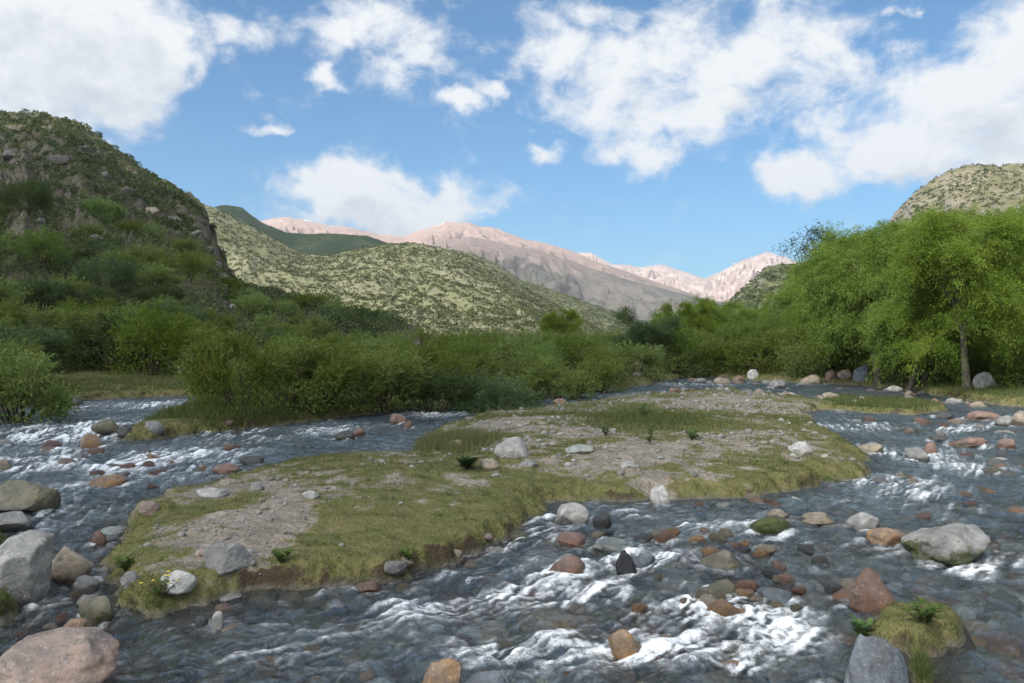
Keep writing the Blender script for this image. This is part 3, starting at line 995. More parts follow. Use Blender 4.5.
along([(560, 388), (600, 386), (640, 383)], 14, 0.5, (.12, .28), ['grey', 'tan', 'pink'],
      'small %s stone in front of the shrubs at the far bend', '%s stones at the far bend', 77, 0.1)
along([(690, 400), (740, 400), (790, 403), (640, 400), (720, 396)], 24, 0.3, (.06, .2), ['grey', 'tan', 'red', 'pale', 'rust'],
      'small %s stone on the gravel at the upstream end of the island', '%s stones at the upstream island end', 76)
along([(900, 425), (960, 445), (1010, 470), (1000, 500), (900, 470), (960, 520)], 34, 0.35, (.06, .17), ['tan', 'orange', 'red', 'grey', 'rust', 'olive'],
      'small %s stone half sunk in the right stream above the big mossy boulder', '%s stones in the right stream', 78, 0.02)
along([(590, 530), (700, 540), (800, 555), (740, 600), (640, 600), (840, 590)], 44, 0.22, (.05, .13), ['tan', 'orange', 'red', 'olive', 'rust', 'dark'],
      'small %s stone breaking the water among the front rapids', '%s stones in the front rapids', 79, 0.06)
along([(150, 650), (250, 650), (350, 640), (420, 660), (560, 660), (620, 670)], 30, 0.2, (.05, .13), ['tan', 'olive', 'orange', 'grey', 'teal', 'rust'],
      'small %s stone under the clear water at the bottom of the stream', '%s stones at the bottom of the stream', 80, -0.02)
along([(60, 560), (90, 600), (40, 610), (100, 640), (30, 630)], 22, 0.12, (.04, .10), ['grey', 'tan', 'pale', 'olive', 'rust'],
      'small %s stone between the boulders at the left edge', '%s stones between the left boulders', 81, 0.03)
along([(30, 440), (80, 455), (140, 470), (60, 490), (200, 460), (300, 440)], 22, 0.5, (.07, .2), ['red', 'tan', 'rust', 'grey', 'orange'],
      'small %s stone poking out of the left rapids', '%s stones in the left rapids', 82, 0.03)
for px, py, c, lab in [(231, 347, 'white', 'whitish boulder among the shrubs on the lower slope'), (232, 311, 'pale', 'pale boulder below the cliff on the slope'),
                       (152, 213, 'tan', 'broad tan outcrop high on the near hill'),
                       *[(px_, py_, 'grey', 'rough grey rock outcrop jutting from the scrub of the near hill') for px_, py_ in
                         [(12, 158), (38, 150), (62, 163), (84, 152), (105, 176), (128, 192), (150, 232), (176, 222), (196, 236), (208, 252), (214, 266), (190, 260), (222, 280), (40, 222), (96, 240)]]]:
    # sits on the hillside: march along the sight line to the slope
    ys = np.linspace(42, 260, 600)
    xs = (px - CX) / F * ys
    zs = CAM_H + (HY - py) / F * ys
    hit = np.argmax(landA(xs, ys) > zs)
    y = ys[hit]
    v, Fc = rock_shape(400 + px, 4, 0.5)
    s = {'tan': 7.0, 'grey': 5.0 + (px * 7) % 5}.get(c, 5.0) * y / F
    o = link('boulder', mk_mesh('boulder', v * np.array([s, s * .8, s * .75]), Fc), M_ROCK)
    o.location = (xs[hit], y, zs[hit] + s * {'tan': .1, 'grey': .15}.get(c, .7))
    o.color = (*(PAL[c] if c != 'grey' else (0.14, 0.13, 0.11)), 1)
    o['moss'] = 0.0
    tag(o, lab, 'boulder', 'boulders on the near hill')


def scatter_blobs(P, size, tint, seed, sub=2, flat=(0.5, 0.75), nvar=10, ang=0.2):
    """many small stones in one mesh"""
    r = np.random.default_rng(seed)
    shapes = [rock_shape(700 + k, sub, ang)[0] for k in range(nvar)]
    Fc = ICO[sub][1]
    n = len(P)
    nv = len(shapes[0])
    pick = r.integers(0, nvar, n)
    S = np.stack(shapes)[pick]
    a = r.uniform(0, 6.283, n)
    sc_ = np.stack([size, size * r.uniform(.6, .95, n), size * r.uniform(*flat, n)], 1)
    S = S * sc_[:, None, :]
    c, s = np.cos(a)[:, None], np.sin(a)[:, None]
    S = np.stack([S[..., 0] * c - S[..., 1] * s, S[..., 0] * s + S[..., 1] * c, S[..., 2]], -1) + P[:, None, :]
    FF = (Fc[None] + (np.arange(n) * nv)[:, None, None]).reshape(-1, 3)
    T = np.repeat(tint, nv, 0)
    return S.reshape(-1, 3), FF, T


M_COB = rock_material('cobbles', True)
STONE_COLS = np.array([PAL[k] for k in ('grey', 'tan', 'olive', 'orange', 'red', 'pale', 'blue', 'rust', 'tan', 'grey', 'olive', 'teal')])


def build_cobbles():
    n = 9000
    y = 3.2 + 15 * rng.uniform(0, 1, n) ** 1.5
    x = rng.uniform(-0.78, 0.78, n) * (y + 0.8)
    z = ground(x, y)
    ok = (z < -0.08)
    x, y, z = x[ok], y[ok], z[ok]
    size = 0.03 + 0.16 * rng.uniform(0, 1, len(x)) ** 1.9
    size *= np.clip(y / 6, 0.8, 1.1)
    tint = STONE_COLS[rng.integers(0, len(STONE_COLS), len(x))] * rng.uniform(1.0, 1.7, (len(x), 1))
    V, FF, T = scatter_blobs(np.stack([x, y, z + size * 0.12], 1), size, tint, 3, 3)
    o = link('riverbed_cobbles', mk_mesh('riverbed_cobbles', V, FF, True, {'tint': T}), M_COB)
    tag(o, 'rounded grey, tan and rusty cobbles under the water of the river bed', 'cobbles', kind='stuff')
    # gravel on the bars
    n = 26000
    y = 4.5 + 26 * rng.uniform(0, 1, n) ** 1.2
    x = rng.uniform(-0.7, 0.7, n) * y
    z, sd, g, si = ground(x, y, True)
    ok = (z > 0.05) & (rng.uniform(0, 1, n) > g * 1.15) & (si > -0.1)
    x, y, z = x[ok], y[ok], z[ok]
    size = 0.006 + 0.045 * rng.uniform(0, 1, len(x)) ** 5
    size *= np.clip(y / 9, 0.8, 1.7)
    tint = STONE_COLS[np.array([0, 1, 2, 5, 9])[rng.integers(0, 5, len(x))]] * rng.uniform(0.7, 1.3, (len(x), 1))
    tint = tint * 0.5 + 0.5 * np.array([0.235, 0.22, 0.195])
    V, FF, T = scatter_blobs(np.stack([x, y, z + size * 0.2], 1), size, tint, 4, 2)
    o = link('gravel', mk_mesh('gravel', V, FF, True, {'tint': T}), M_COB)
    tag(o, 'grey and tan gravel on the bare patches of the island', 'gravel', kind='stuff')


build_cobbles()

# ------------------------------------------------------------------ water
FLOW = [((640, 388), (560, 398)), ((560, 400), (430, 416)), ((430, 417), (330, 435)), ((330, 438), (220, 462)), ((230, 460), (110, 482)), ((190, 401), (80, 425)),
        ((80, 430), (-30, 470)), ((60, 450), (-60, 490)), ((120, 490), (60, 530)), ((60, 520), (-40, 560)), ((-60, 430), (-200, 460)), ((-100, 480), (-300, 540)),
        ((700, 383), (770, 391)), ((780, 392), (840, 412)), ((850, 418), (910, 440)), ((920, 440), (945, 465)), ((940, 470), (900, 492)), ((890, 492), (800, 508)), ((800, 510), (680, 520)),
        ((690, 522), (590, 536)), ((580, 535), (500, 575)), ((520, 570), (400, 610)), ((420, 610), (250, 635)), ((260, 630), (90, 660)), ((90, 655), (-120, 720)),
        ((1040, 412), (970, 430)), ((1010, 450), (985, 490)), ((1020, 500), (985, 540)), ((980, 545), (905, 580)), ((850, 560), (770, 600)), ((780, 590), (700, 640)),
        ((700, 560), (610, 610)), ((640, 600), (540, 640)), ((800, 640), (680, 690)), ((600, 640), (420, 680)), ((1000, 590), (985, 690)), ((980, 640), (930, 740)),
        ((450, 640), (250, 700)), ((60, 590), (20, 620))]
FOAM = [(535, 553, 50, 26, 1.2), (490, 583, 60, 22, 1.05), (425, 605, 60, 18, .8), (600, 600, 70, 24, .75), (700, 600, 50, 24, .9), (770, 625, 45, 24, 1.0), (680, 645, 90, 18, .9), (580, 640, 70, 22, .7),
        (640, 560, 50, 12, .65), (640, 520, 45, 9, .45), (700, 525, 60, 9, .4), (800, 545, 50, 8, .35), (985, 568, 45, 9, .6), (500, 650, 70, 16, .6), (740, 660, 60, 20, .7),
        (330, 628, 60, 12, .45), (270, 655, 70, 14, .25), (100, 520, 40, 22, .3), (55, 560, 30, 25, .75),
        (60, 432, 80, 14, 0.98), (30, 462, 70, 14, 0.83), (130, 462, 60, 9, 1.05), (190, 455, 60, 9, 0.83), (240, 437, 45, 7, 0.75), (170, 472, 60, 9, 0.75), (60, 495, 60, 12, 0.68), (140, 405, 60, 5, 0.68),
        (330, 430, 50, 6, 0.52), (430, 414, 50, 4, 0.52), (610, 394, 40, 3, 0.52), (690, 384, 30, 3, 0.45), (900, 455, 60, 9, 0.60), (880, 480, 50, 8, 0.68), (960, 430, 50, 6, 0.52), (985, 470, 40, 10, 0.52), (940, 495, 60, 8, 0.52), (850, 425, 40, 8, 0.52), (600, 540, 60, 8, 0.75), (820, 440, 20, 10, 0.15),
        (900, 505, 80, 8, 0.33)]


def flow_field(x, y):
    vx = np.zeros(x.shape)
    vy = np.zeros(x.shape)
    for a, b in FLOW:
        ax, ay = gp(*a)
        bx, by = gp(*b)
        ex, ey = bx - ax, by - ay
        ln = math.hypot(ex, ey)
        t = np.clip(((x - ax) * ex + (y - ay) * ey) / (ln * ln), 0, 1)
        d2 = (x - ax - ex * t) ** 2 + (y - ay - ey * t) ** 2
        w = 1.0 / (d2 + 0.06) ** 1.6
        vx += w * ex / ln
        vy += w * ey / ln
    n = np.hypot(vx, vy) + 1e-9
    return vx / n, vy / n


def lic(x, y, vx0, vy0, freq, length, steps, off):
    """noise smeared along the current"""
    acc = perlin(x * freq + off, y * freq - off)
    for sg in (1, -1):
        px_, py_ = x.copy(), y.copy()
        for k in range(steps):
            px_ = px_ + sg * vx0 * length / steps
            py_ = py_ + sg * vy0 * length / steps
            acc = acc + perlin(px_ * freq + off, py_ * freq - off)
    return acc / (acc.std() + 1e-9)


def water_material():
    m, t, out = material('river_water')
    geo = t.n('ShaderNodeNewGeometry')
    pos = geo.outputs['Position']
    foam = t.attr('foam')
    deep = t.attr('deep')
    n0 = t.noise(pos, 9.0, 4, 0.6, 0.6)
    n1 = t.noise(pos, 30.0, 4, 0.65, 0.8)
    n2 = t.noise(pos, 95.0, 4, 0.7, 0.6)
    h = t.math('ADD', t.math('MULTIPLY', n1, 0.5), t.math('MULTIPLY', n2, 0.22))
    h = t.math('ADD', h, n0)
    nor = t.bump(h, 1.0, 0.075)
    fr = t.n('ShaderNodeFresnel')
    fr.inputs['IOR'].default_value = 1.333
    t.put(fr.inputs['Normal'], nor)
    tr = t.n('ShaderNodeBsdfTransparent')
    t.put(tr.inputs['Color'], t.mix(deep, (0.90, 0.945, 0.95), (0.46, 0.57, 0.60)))
    df = t.n('ShaderNodeBsdfDiffuse')
    t.put(df.inputs['Color'], (0.23, 0.30, 0.345))
    t.put(df.inputs['Normal'], nor)
    mx = t.n('ShaderNodeMixShader')
    t.put(mx.inputs[0], t.math('MULTIPLY_ADD', deep, 0.37, 0.02))
    t.t.links.new(tr.outputs[0], mx.inputs[1])
    t.t.links.new(df.outputs[0], mx.inputs[2])
    gl = t.n('ShaderNodeBsdfGlossy')
    gl.inputs['Roughness'].default_value = 0.05
    t.put(gl.inputs['Normal'], nor)
    m2 = t.n('ShaderNodeMixShader')
    t.put(m2.inputs[0], fr.outputs[0])
    t.t.links.new(mx.outputs[0], m2.inputs[1])
    t.t.links.new(gl.outputs[0], m2.inputs[2])
    fm = t.n('ShaderNodeBsdfDiffuse')
    t.put(fm.inputs['Color'], (0.80, 0.83, 0.85))
    t.put(fm.inputs['Normal'], t.bump(t.math('ADD', n1, t.math('MULTIPLY', n2, 0.7)), 0.25, 0.015))
    f = t.math('ADD', foam, t.math('MULTIPLY', t.math('ADD', t.math('MULTIPLY_ADD', n1, 1.3, -0.65), t.math('ADD', t.math('MULTIPLY_ADD', n2, 2.2, -1.1), t.math('MULTIPLY_ADD', t.noise(pos, 210.0, 3, 0.7), 1.8, -0.9))), t.ramp(foam, 0.0, 0.5, 0.15, 0.9)))
    f = t.ramp(f, 0.02, 1.5)
    m3 = t.n('ShaderNodeMixShader')
    t.put(m3.inputs[0], t.math('MULTIPLY', f, 0.86))
    t.t.links.new(m2.outputs[0], m3.inputs[1])
    t.t.links.new(fm.outputs[0], m3.inputs[2])
    t.t.links.new(m3.outputs[0], out.inputs['Surface'])
    return m


def build_water():
    rows = np.concatenate([np.linspace(-10, 2.4, 30), np.geomspace(6.45, 30, 760) - 4, np.geomspace(26.1, 60, 220)])
    cols = np.concatenate([np.linspace(-2.6, -0.72, 80), np.linspace(-0.715, 0.715, 1000), np.linspace(0.72, 2.6, 80)])
    X, Y = fan(rows, cols, 4.0)
    X = np.where(Y < 2.4, cols[None, :] * 6.4, X)
    gz = ground(X, Y)
    idx = np.arange(X.size).reshape(X.shape)
    Fc = grid_faces(*X.shape)
    wetv = (gz < 0.10).ravel()
    Fc = Fc[wetv[Fc].any(1)]
    used = np.unique(Fc)
    remap = np.full(X.size, -1)
    remap[used] = np.arange(len(used))
    Fc = remap[Fc]
    x, y, g = X.ravel()[used], Y.ravel()[used], gz.ravel()[used]
    vx, vy = flow_field(x, y)
    l0 = lic(x, y, vx, vy, 1.1, 0.9, 5, 90.0)
    l1 = lic(x, y, vx, vy, 2.6, 0.55, 5, 3.0)
    l2 = lic(x, y, vx, vy, 7.5, 0.30, 5, 14.0)
    l3 = lic(x, y, vx, vy, 18.0, 0.16, 4, 27.0)
    tv = lic(x, y, -vy, vx, 2.4, 0.35, 4, 33.0)          # standing waves lie across the current
    tw = lic(x, y, -vy, vx, 6.0, 0.16, 3, 71.0)
    i1 = perlin(x * 9, y * 9) * 2.2
    i2 = perlin(x * 22 + 5, y * 22) * 2.2
    cr = fbm(x + 0.3 * vx * l1, y + 0.3 * vy * l1, 3.2, 3, 0.6, 50.0)
    rap = np.zeros(x.shape)
    for px, py, rx, ry, s in FOAM:
        cx, cy = gp(px, py)
        wx = rx * cy / F
        wy = abs(depth_at(py - ry) - depth_at(py + ry)) / 2
        rap = np.maximum(rap, s * np.exp(-(((x - cx) / wx) ** 2 + ((y - cy) / wy) ** 2)))
    wake = np.zeros(x.shape)
    pile = np.zeros(x.shape)
    for ex, ey, hw, s in EMERGENT:
        m = (np.abs(x - ex) < hw * 6 + .2) & (np.abs(y - ey) < hw * 6 + .2)
        if not m.any():
            continue
        dx, dy = x[m] - ex, y[m] - ey
        al = dx * vx[m] + dy * vy[m]
        ac = np.abs(-dx * vy[m] + dy * vx[m])
        rr = np.hypot(dx, dy)
        rim = np.exp(-((rr - hw * 1.12) / (0.35 * hw + 0.02)) ** 2)
        arms = np.exp(-((ac - hw * (0.95 + 0.12 * al / hw)) / (0.4 * hw + .02)) ** 2) * sstep(-0.8 * hw, 0.3 * hw, al) * np.exp(-np.clip(al, 0, 99) / (2.6 * hw))
        wake[m] = np.maximum(wake[m], s * (0.62 * arms + 0.38 * rim))
        pile[m] += 0.25 * min(hw, .3) * s * np.exp(-((al + hw) / (0.5 * hw)) ** 2 - (ac / hw) ** 2) - 0.18 * min(hw, .3) * s * np.exp(-((al - hw * 1.3) / (0.8 * hw)) ** 2 - (ac / hw) ** 2)
    near_land = sstep(0.16, 0.0, -g)
    calm = 1 - 0.75 * near_land
    rap = np.clip(rap * 1.25, 0, 1.1) * (0.25 + 0.75 * sstep(-1.6, 0.7, l0 + 0.5 * cr))            # smooth tongues run between the white water
    amp = (0.017 + 0.010 * rap) * calm
    z = amp * (0.75 * tv + 0.40 * tw + 0.40 * l1 + 0.28 * l2 + (0.26 * i1 + 0.14 * i2) * (1 - 0.6 * np.clip(rap, 0, 1))) + (0.012 + 0.020 * rap) * calm * cr + 0.6 * pile
    crest = np.clip(0.22 * tv + 0.16 * tw + 0.55 * l2 + 0.48 * l3 + 0.16 * i1 + 0.34 * i2, -2.5, 2.5)
    foam = rap * (0.44 + 0.44 * crest + 0.22 * l0 + 0.25 * cr + 0.16 * i2) + 0.75 * wake * (0.60 + 0.3 * l2 + 0.3 * i1 + 0.2 * i2)
    foam = foam + 0.26 * np.clip(crest - 0.95, 0, 2) * (0.35 + rap) * calm
    foam = foam + 0.09 * rap * (1 + 0.5 * np.clip(l2 + l3, -1.5, 2))
    foam = np.clip(foam, 0, 1.3)
    deep = sstep(0.06, 0.62, -g)
    deep = np.clip(deep + 0.38 * sstep(6.5, 11, y) + 0.22 * fbm(x, y, 0.6, 2, off=15), 0, 1)
    V = np.stack([x, y, z], 1)
    me = mk_mesh('river_water', V, Fc, True, {'foam': foam, 'deep': deep})
    o = link('river_water', me, water_material())
    tag(o, 'clear blue grey river with white rapids around the island', 'river', kind='structure')


build_water()

# ------------------------------------------------------------------ leaves, grass and plants
def leaf_material(name, c1, c2, c3, trans=0.35, rough=0.6, objvar=0.25):
    m, t, out = material(name)
    v = t.attr('var')
    oi = t.n('ShaderNodeObjectInfo')
    col = t.mix(t.ramp(v, 0.0, 0.55), c1, c2)
    col = t.mix(t.ramp(v, 0.6, 1.0), col, c3)
    col = t.hsv(col, t.math('MULTIPLY_ADD', oi.outputs['Random'], 0.022, 0.492), t.math('MULTIPLY_ADD', oi.outputs['Random'], -0.2, 1.08),
                t.math('MULTIPLY_ADD', oi.outputs['Random'], objvar * 2, 1 - objvar))
    b = t.n('ShaderNodeBsdfPrincipled')
    t.put(b.inputs['Base Color'], col)
    b.inputs['Roughness'].default_value = rough
    b.inputs['Specular IOR Level'].default_value = 0.2
    tl = t.n('ShaderNodeBsdfTranslucent')
    t.put(tl.inputs['Color'], t.hsv(col, 0.485, 1.1, 1.25))
    mx = t.n('ShaderNodeMixShader')
    mx.inputs[0].default_value = trans
    t.t.links.new(b.outputs[0], mx.inputs[1])
    t.t.links.new(tl.outputs[0], mx.inputs[2])
    t.t.links.new(mx.outputs[0], out.inputs['Surface'])
    return m


def bark_material(name, c1, c2):
    m, t, out = material(name)
    tc = t.n('ShaderNodeTexCoord')
    v = t.vmath('MULTIPLY', tc.outputs['Object'], (1, 1, 0.25))
    n = t.noise(v, 22, 5, 0.65, 0.5)
    principled(t, out, t.mix(t.ramp(n, 0.3, 0.7), c1, c2), 0.9, t.bump(n, 0.8, 0.03), 0.1)
    return m


M_LEAF_SHRUB = leaf_material('shrub_leaf', (0.094, 0.135, 0.030), (0.158, 0.202, 0.046), (0.235, 0.262, 0.078), objvar=0.28)
M_LEAF_DARK = leaf_material('dark_leaf', (0.052, 0.082, 0.028), (0.084, 0.122, 0.040), (0.135, 0.162, 0.054))
M_LEAF_WILLOW = leaf_material('willow_leaf', (0.105, 0.17, 0.026), (0.17, 0.245, 0.04), (0.25, 0.32, 0.075), 0.42, objvar=0.16)
M_LEAF_LIGHT = leaf_material('light_shrub_leaf', (0.085, 0.140, 0.026), (0.140, 0.205, 0.040), (0.21, 0.255, 0.065), objvar=0.2)
M_LEAF_GREY = leaf_material('grey_leaf', (0.035, 0.06, 0.05), (0.05, 0.075, 0.062), (0.07, 0.095, 0.08))
M_BARK = bark_material('bark', (0.05, 0.042, 0.034), (0.13, 0.11, 0.09))
M_STEM = bark_material('shrub_wood', (0.045, 0.035, 0.025), (0.12, 0.095, 0.065))
M_GRASS = leaf_material('grass_blade', (0.058, 0.088, 0.020), (0.108, 0.118, 0.038), (0.185, 0.160, 0.085), 0.3, 0.7, 0.0)
M_WEED = leaf_material('weed_leaf', (0.05, 0.10, 0.02), (0.08, 0.14, 0.03), (0.11, 0.17, 0.04), 0.3)
M_WEEDDARK = leaf_material('dark_weed_leaf', (0.025, 0.055, 0.022), (0.04, 0.08, 0.03), (0.06, 0.10, 0.04), 0.25)


def leaves(C, A, N, ln, wd):
    """diamond leaves: centres of base, axis, side direction, length, width"""
    n = len(C)
    A = A / (np.linalg.norm(A, axis=1)[:, None] + 1e-9)
    S = np.cross(A, N)
    S = S / (np.linalg.norm(S, axis=1)[:, None] + 1e-9)
    up = np.cross(S, A)
    ln, wd = ln[:, None], wd[:, None]
    v0 = C
    v1 = C + A * ln * 0.45 + S * wd * 0.5 + up * ln * 0.06
    v2 = C + A * ln - up * ln * 0.08
    v3 = C + A * ln * 0.45 - S * wd * 0.5 + up * ln * 0.06
    V = np.stack([v0, v1, v2, v3], 1).reshape(-1, 3)
    return V, np.arange(4 * n).reshape(n, 4)


def tube(pts, rad, k=6):
    pts = np.asarray(pts, float)
    n = len(pts)
    tg = np.gradient(pts, axis=0)
    tg /= np.linalg.norm(tg, axis=1)[:, None] + 1e-9
    ref = np.array([0.31, 0.95, 0.05])
    a = np.cross(tg, ref)
    a /= np.linalg.norm(a, axis=1)[:, None] + 1e-9
    b = np.cross(tg, a)
    th = np.linspace(0, 2 * np.pi, k, endpoint=False)
    V = pts[:, None, :] + np.asarray(rad)[:, None, None] * (np.cos(th)[None, :, None] * a[:, None, :] + np.sin(th)[None, :, None] * b[:, None, :])
    i = np.arange(n * k).reshape(n, k)
    j = np.roll(i, -1, 1)
    Fq = np.stack([i[:-1], j[:-1], j[1:], i[1:]], -1).reshape(-1, 4)
    return V.reshape(-1, 3), Fq


def join(parts):
    Vs, Fs, o = [], [], 0
    for V, Fq in parts:
        Vs.append(V)
        Fs.append(Fq + o)
        o += len(V)
    return np.concatenate(Vs), np.concatenate(Fs)


def unit(r, n):
    v = r.normal(size=(n, 3))
    return v / np.linalg.norm(v, axis=1)[:, None]


def shrub_meshes(seed, n=5200, H=2.0, W_=1.5, leaf=(0.07, 0.13), lw=0.42, nl=14, upright=0.35):
    """stems fan out from the ground, each ends in lobes of leaves; size about 2*W_ wide, H high"""
    r = np.random.default_rng(seed)
    stems, C, A = [], [], []
    for i in range(nl):
        a = r.uniform(0, 6.283)
        q = math.sqrt(r.uniform(0.02, 1))
        hh = H * r.uniform(0.45, 0.92) * (1 - 0.35 * q * q)
        tip = np.array([W_ * 0.85 * q * math.cos(a), W_ * 0.85 * q * math.sin(a), hh])
        root = np.array([0.12 * math.cos(a), 0.12 * math.sin(a), -0.15])
        s = np.linspace(0, 1, 6)[:, None]
        mid = root + (tip - root) * s + np.array([0, 0, 1]) * (0.25 * H * np.sin(np.pi * s) * q) + r.normal(size=(6, 3)) * 0.03
        stems.append(tube(mid, np.linspace(0.035, 0.008, 6), 5))
        rad = r.uniform(0.30, 0.55) * H * 0.42 * np.array([1.15, 1.15, 0.9])
        m = n // nl
        u = unit(r, m)
        rr = r.uniform(0.35, 1.0, m) ** 0.6 * (1 + 0.35 * perlin3(u * 2.2 + i * 7.1 + seed))
        c = tip + u * rr[:, None] * rad
        # shoots that stick out of the lobe
        ns = 16
        su = unit(r, ns)
        su[:, 2] = np.abs(su[:, 2]) + 0.3
        for k in range(ns):
            L_ = r.uniform(0.18, 0.42) * H * 0.5
            tt = r.uniform(0, 1, 14)
            c0 = tip + su[k] * rad * 0.85
            pts = c0 + su[k] * tt[:, None] * L_ + r.normal(size=(14, 3)) * 0.018
            C.append(pts)
            A.append(su[k] + 0.8 * unit(r, 14))
        # skirts down to the ground
        C.append(c)
        A.append(u * 0.7 + unit(r, m) * 0.9 + np.array([0, 0, upright]))
    m = n // 5
    a = r.uniform(0, 6.283, m)
    q = np.sqrt(r.uniform(0.2, 1, m)) * W_ * 0.95
    C.append(np.stack([q * np.cos(a), q * np.sin(a), r.uniform(0.02, 0.45, m) * H], 1))
    A.append(unit(r, m) + np.array([0, 0, 0.4]))
    C, A = np.concatenate(C), np.concatenate(A)
    C[:, 2] = np.maximum(C[:, 2], 0.02)
    k = len(C)
    ln = r.uniform(*leaf, k)
    V, Fq = leaves(C, A, unit(r, k), ln, ln * lw)
    # leaf tone: clumps of the plant differ, young leaves at the outside paler
    cl = perlin3(C * 1.7 + seed) * 0.35 + 0.42 + r.normal(size=k) * 0.2
    crown = mk_mesh('shrub_crown', V, Fq, False, {'var': np.repeat(np.clip(cl, 0, 1), 4)})
    sv, sf = join(stems)
    return crown, mk_mesh('shrub_stems', sv, sf)


def tree_meshes(seed, H=7.0, spread=2.6, n_limb=8, droop=0.8, leaf=(0.06, 0.125), lw=0.30, n_br=17, per=58, trunk_r=0.16, fork=0.24, sparse=1.0):
    r = np.random.default_rng(seed)
    tubes, C, A, tone = [], [], [], []
    lean = r.normal(size=2) * 0.06 * H
    top = np.array([lean[0], lean[1], H * fork])
    s = np.linspace(0, 1, 8)[:, None]
    tp = np.array([0, 0, -0.25]) + (top - np.array([0, 0, -0.25])) * s + np.concatenate([r.normal(size=(8, 2)) * 0.04, np.zeros((8, 1))], 1) * s
    tubes.append(tube(tp, trunk_r * np.linspace(1.35, 0.75, 8) * np.array([1.25, 1.05] + [1] * 6), 10))
    tips = []
    for i in range(n_limb):
        a = i / n_limb * 6.283 + r.uniform(-.4, .4)
        up = r.uniform(0.42, 0.97)
        out = spread * r.uniform(0.45, 1.0) * (1.15 - 0.7 * max(0, up - 0.5))
        st = tp[int(r.integers(5, 8))]
        end = np.array([top[0] + out * math.cos(a), top[1] + out * math.sin(a), H * up])
        s = np.linspace(0, 1, 9)[:, None]
        pl = st + (end - st) * s + np.array([0, 0, 1]) * 0.10 * H * np.sin(np.pi * s) + r.normal(size=(9, 3)) * 0.07 * s
        tubes.append(tube(pl, trunk_r * np.linspace(0.42, 0.08, 9), 7))
        for k in range(6):
            f = r.uniform(0.30, 1.0)
            p0 = st + (end - st) * f + np.array([0, 0, 1]) * 0.10 * H * math.sin(math.pi * f)
            b = a + r.uniform(-1.4, 1.4)
            e = p0 + np.array([math.cos(b), math.sin(b), r.uniform(-.05, .75)]) * spread * r.uniform(0.25, 0.55)
            s2 = np.linspace(0, 1, 5)[:, None]
            pb = p0 + (e - p0) * s2 + r.normal(size=(5, 3)) * 0.03
            tubes.append(tube(pb, trunk_r * np.linspace(0.2, 0.05, 5), 5))
            tips += [e, (p0 + e) / 2]
        tips.append(end)
    if droop > 0.5:
        for i in range(20):
            a = i / 20 * 6.283 + r.uniform(-.3, .3)
            q = spread * r.uniform(0.5, 1.0)
            tips.append(np.array([top[0] + q * math.cos(a), top[1] + q * math.sin(a), H * r.uniform(0.22, 0.52)]))
    tips = np.array(tips)
    cen = np.array([top[0], top[1], H * 0.6])
    for tpt in tips:
        if r.uniform() > sparse:
            continue
        tn = r.normal() * 0.24
        nb = n_br
        o = tpt - cen
        o[2] *= 0.3
        o = o / (np.linalg.norm(o) + 1e-6)
        dirs = unit(r, nb) * 0.9 + o * 0.5 + np.array([0, 0, 0.35])
        dirs /= np.linalg.norm(dirs, axis=1)[:, None]
        L_ = r.uniform(0.25, 1.0, nb) ** 1.3 * 0.21 * H
        t = r.uniform(0.08, 1, (nb, per))
        p = tpt + r.normal(size=(nb, 1, 3)) * 0.10 * spread * 0.5 + dirs[:, None, :] * (t * L_[:, None])[..., None]
        p = p + r.normal(size=p.shape) * 0.075
        p[..., 2] -= droop * (t ** 2) * L_[:, None]
        ax = dirs[:, None, :] + np.array([0, 0, -1.0]) * (2 * droop * t)[..., None] + 0.55 * r.normal(size=(nb, per, 3))
        C.append(p.reshape(-1, 3))
        A.append(ax.reshape(-1, 3))
        tone.append(np.full(nb * per, tn))
    C, A, tone = np.concatenate(C), np.concatenate(A), np.concatenate(tone)
    ok = C[:, 2] > 0.25
    C, A, tone = C[ok], A[ok], tone[ok]
    k = len(C)
    ln = r.uniform(*leaf, k)
    V, Fq = leaves(C, A, unit(r, k), ln, ln * lw)
    var = np.clip(0.45 + tone + 0.18 * r.normal(size=k), 0, 1)
    tv, tf = join(tubes)
    return mk_mesh('tree_crown', V, Fq, False, {'var': np.repeat(var, 4)}), mk_mesh('tree_trunk', tv, tf)


# shrubs -------------------------------------------------------------
def shrub_proto(seed, leafmat, **kw):
    crown, stems = shrub_meshes(seed, **kw)
    crown.materials.append(leafmat)
    stems.materials.append(M_STEM)
    return crown, stems


SHRUBS = [shrub_proto(10 + k, M_LEAF_SHRUB, n=6000, nl=13 + k % 4, H=2.0, W_=1.35 + 0.12 * (k % 3)) for k in range(6)]
DARKS = [shrub_proto(30 + k, M_LEAF_DARK, n=6500, nl=15, H=1.9, W_=1.6) for k in range(2)]
LIGHTS = [shrub_proto(40 + k, M_LEAF_LIGHT, n=5600, nl=14, H=2.1, W_=1.35, upright=0.7) for k in range(2)]
N_SHRUB = [0]


def add_shrub(x, y, z, h, label, group, protos_, wide=1.0):
    k = int(rng.integers(len(protos_)))
    crown, stems = protos_[k]
    e = empty('shrub', (x, y, z), rng.uniform(0, 6.28))
    e.scale = (h / 2 * wide, h / 2 * wide, h / 2)
    a = bpy.data.objects.new('crown', crown)
    b = bpy.data.objects.new('stems', stems)
    for o in (a, b):
        COL.objects.link(o)
        o.parent = e
    tag(e, label, 'shrub', group)
    N_SHRUB[0] += 1
    return e


def at_px(px, y):
    return (px - CX) / F * y


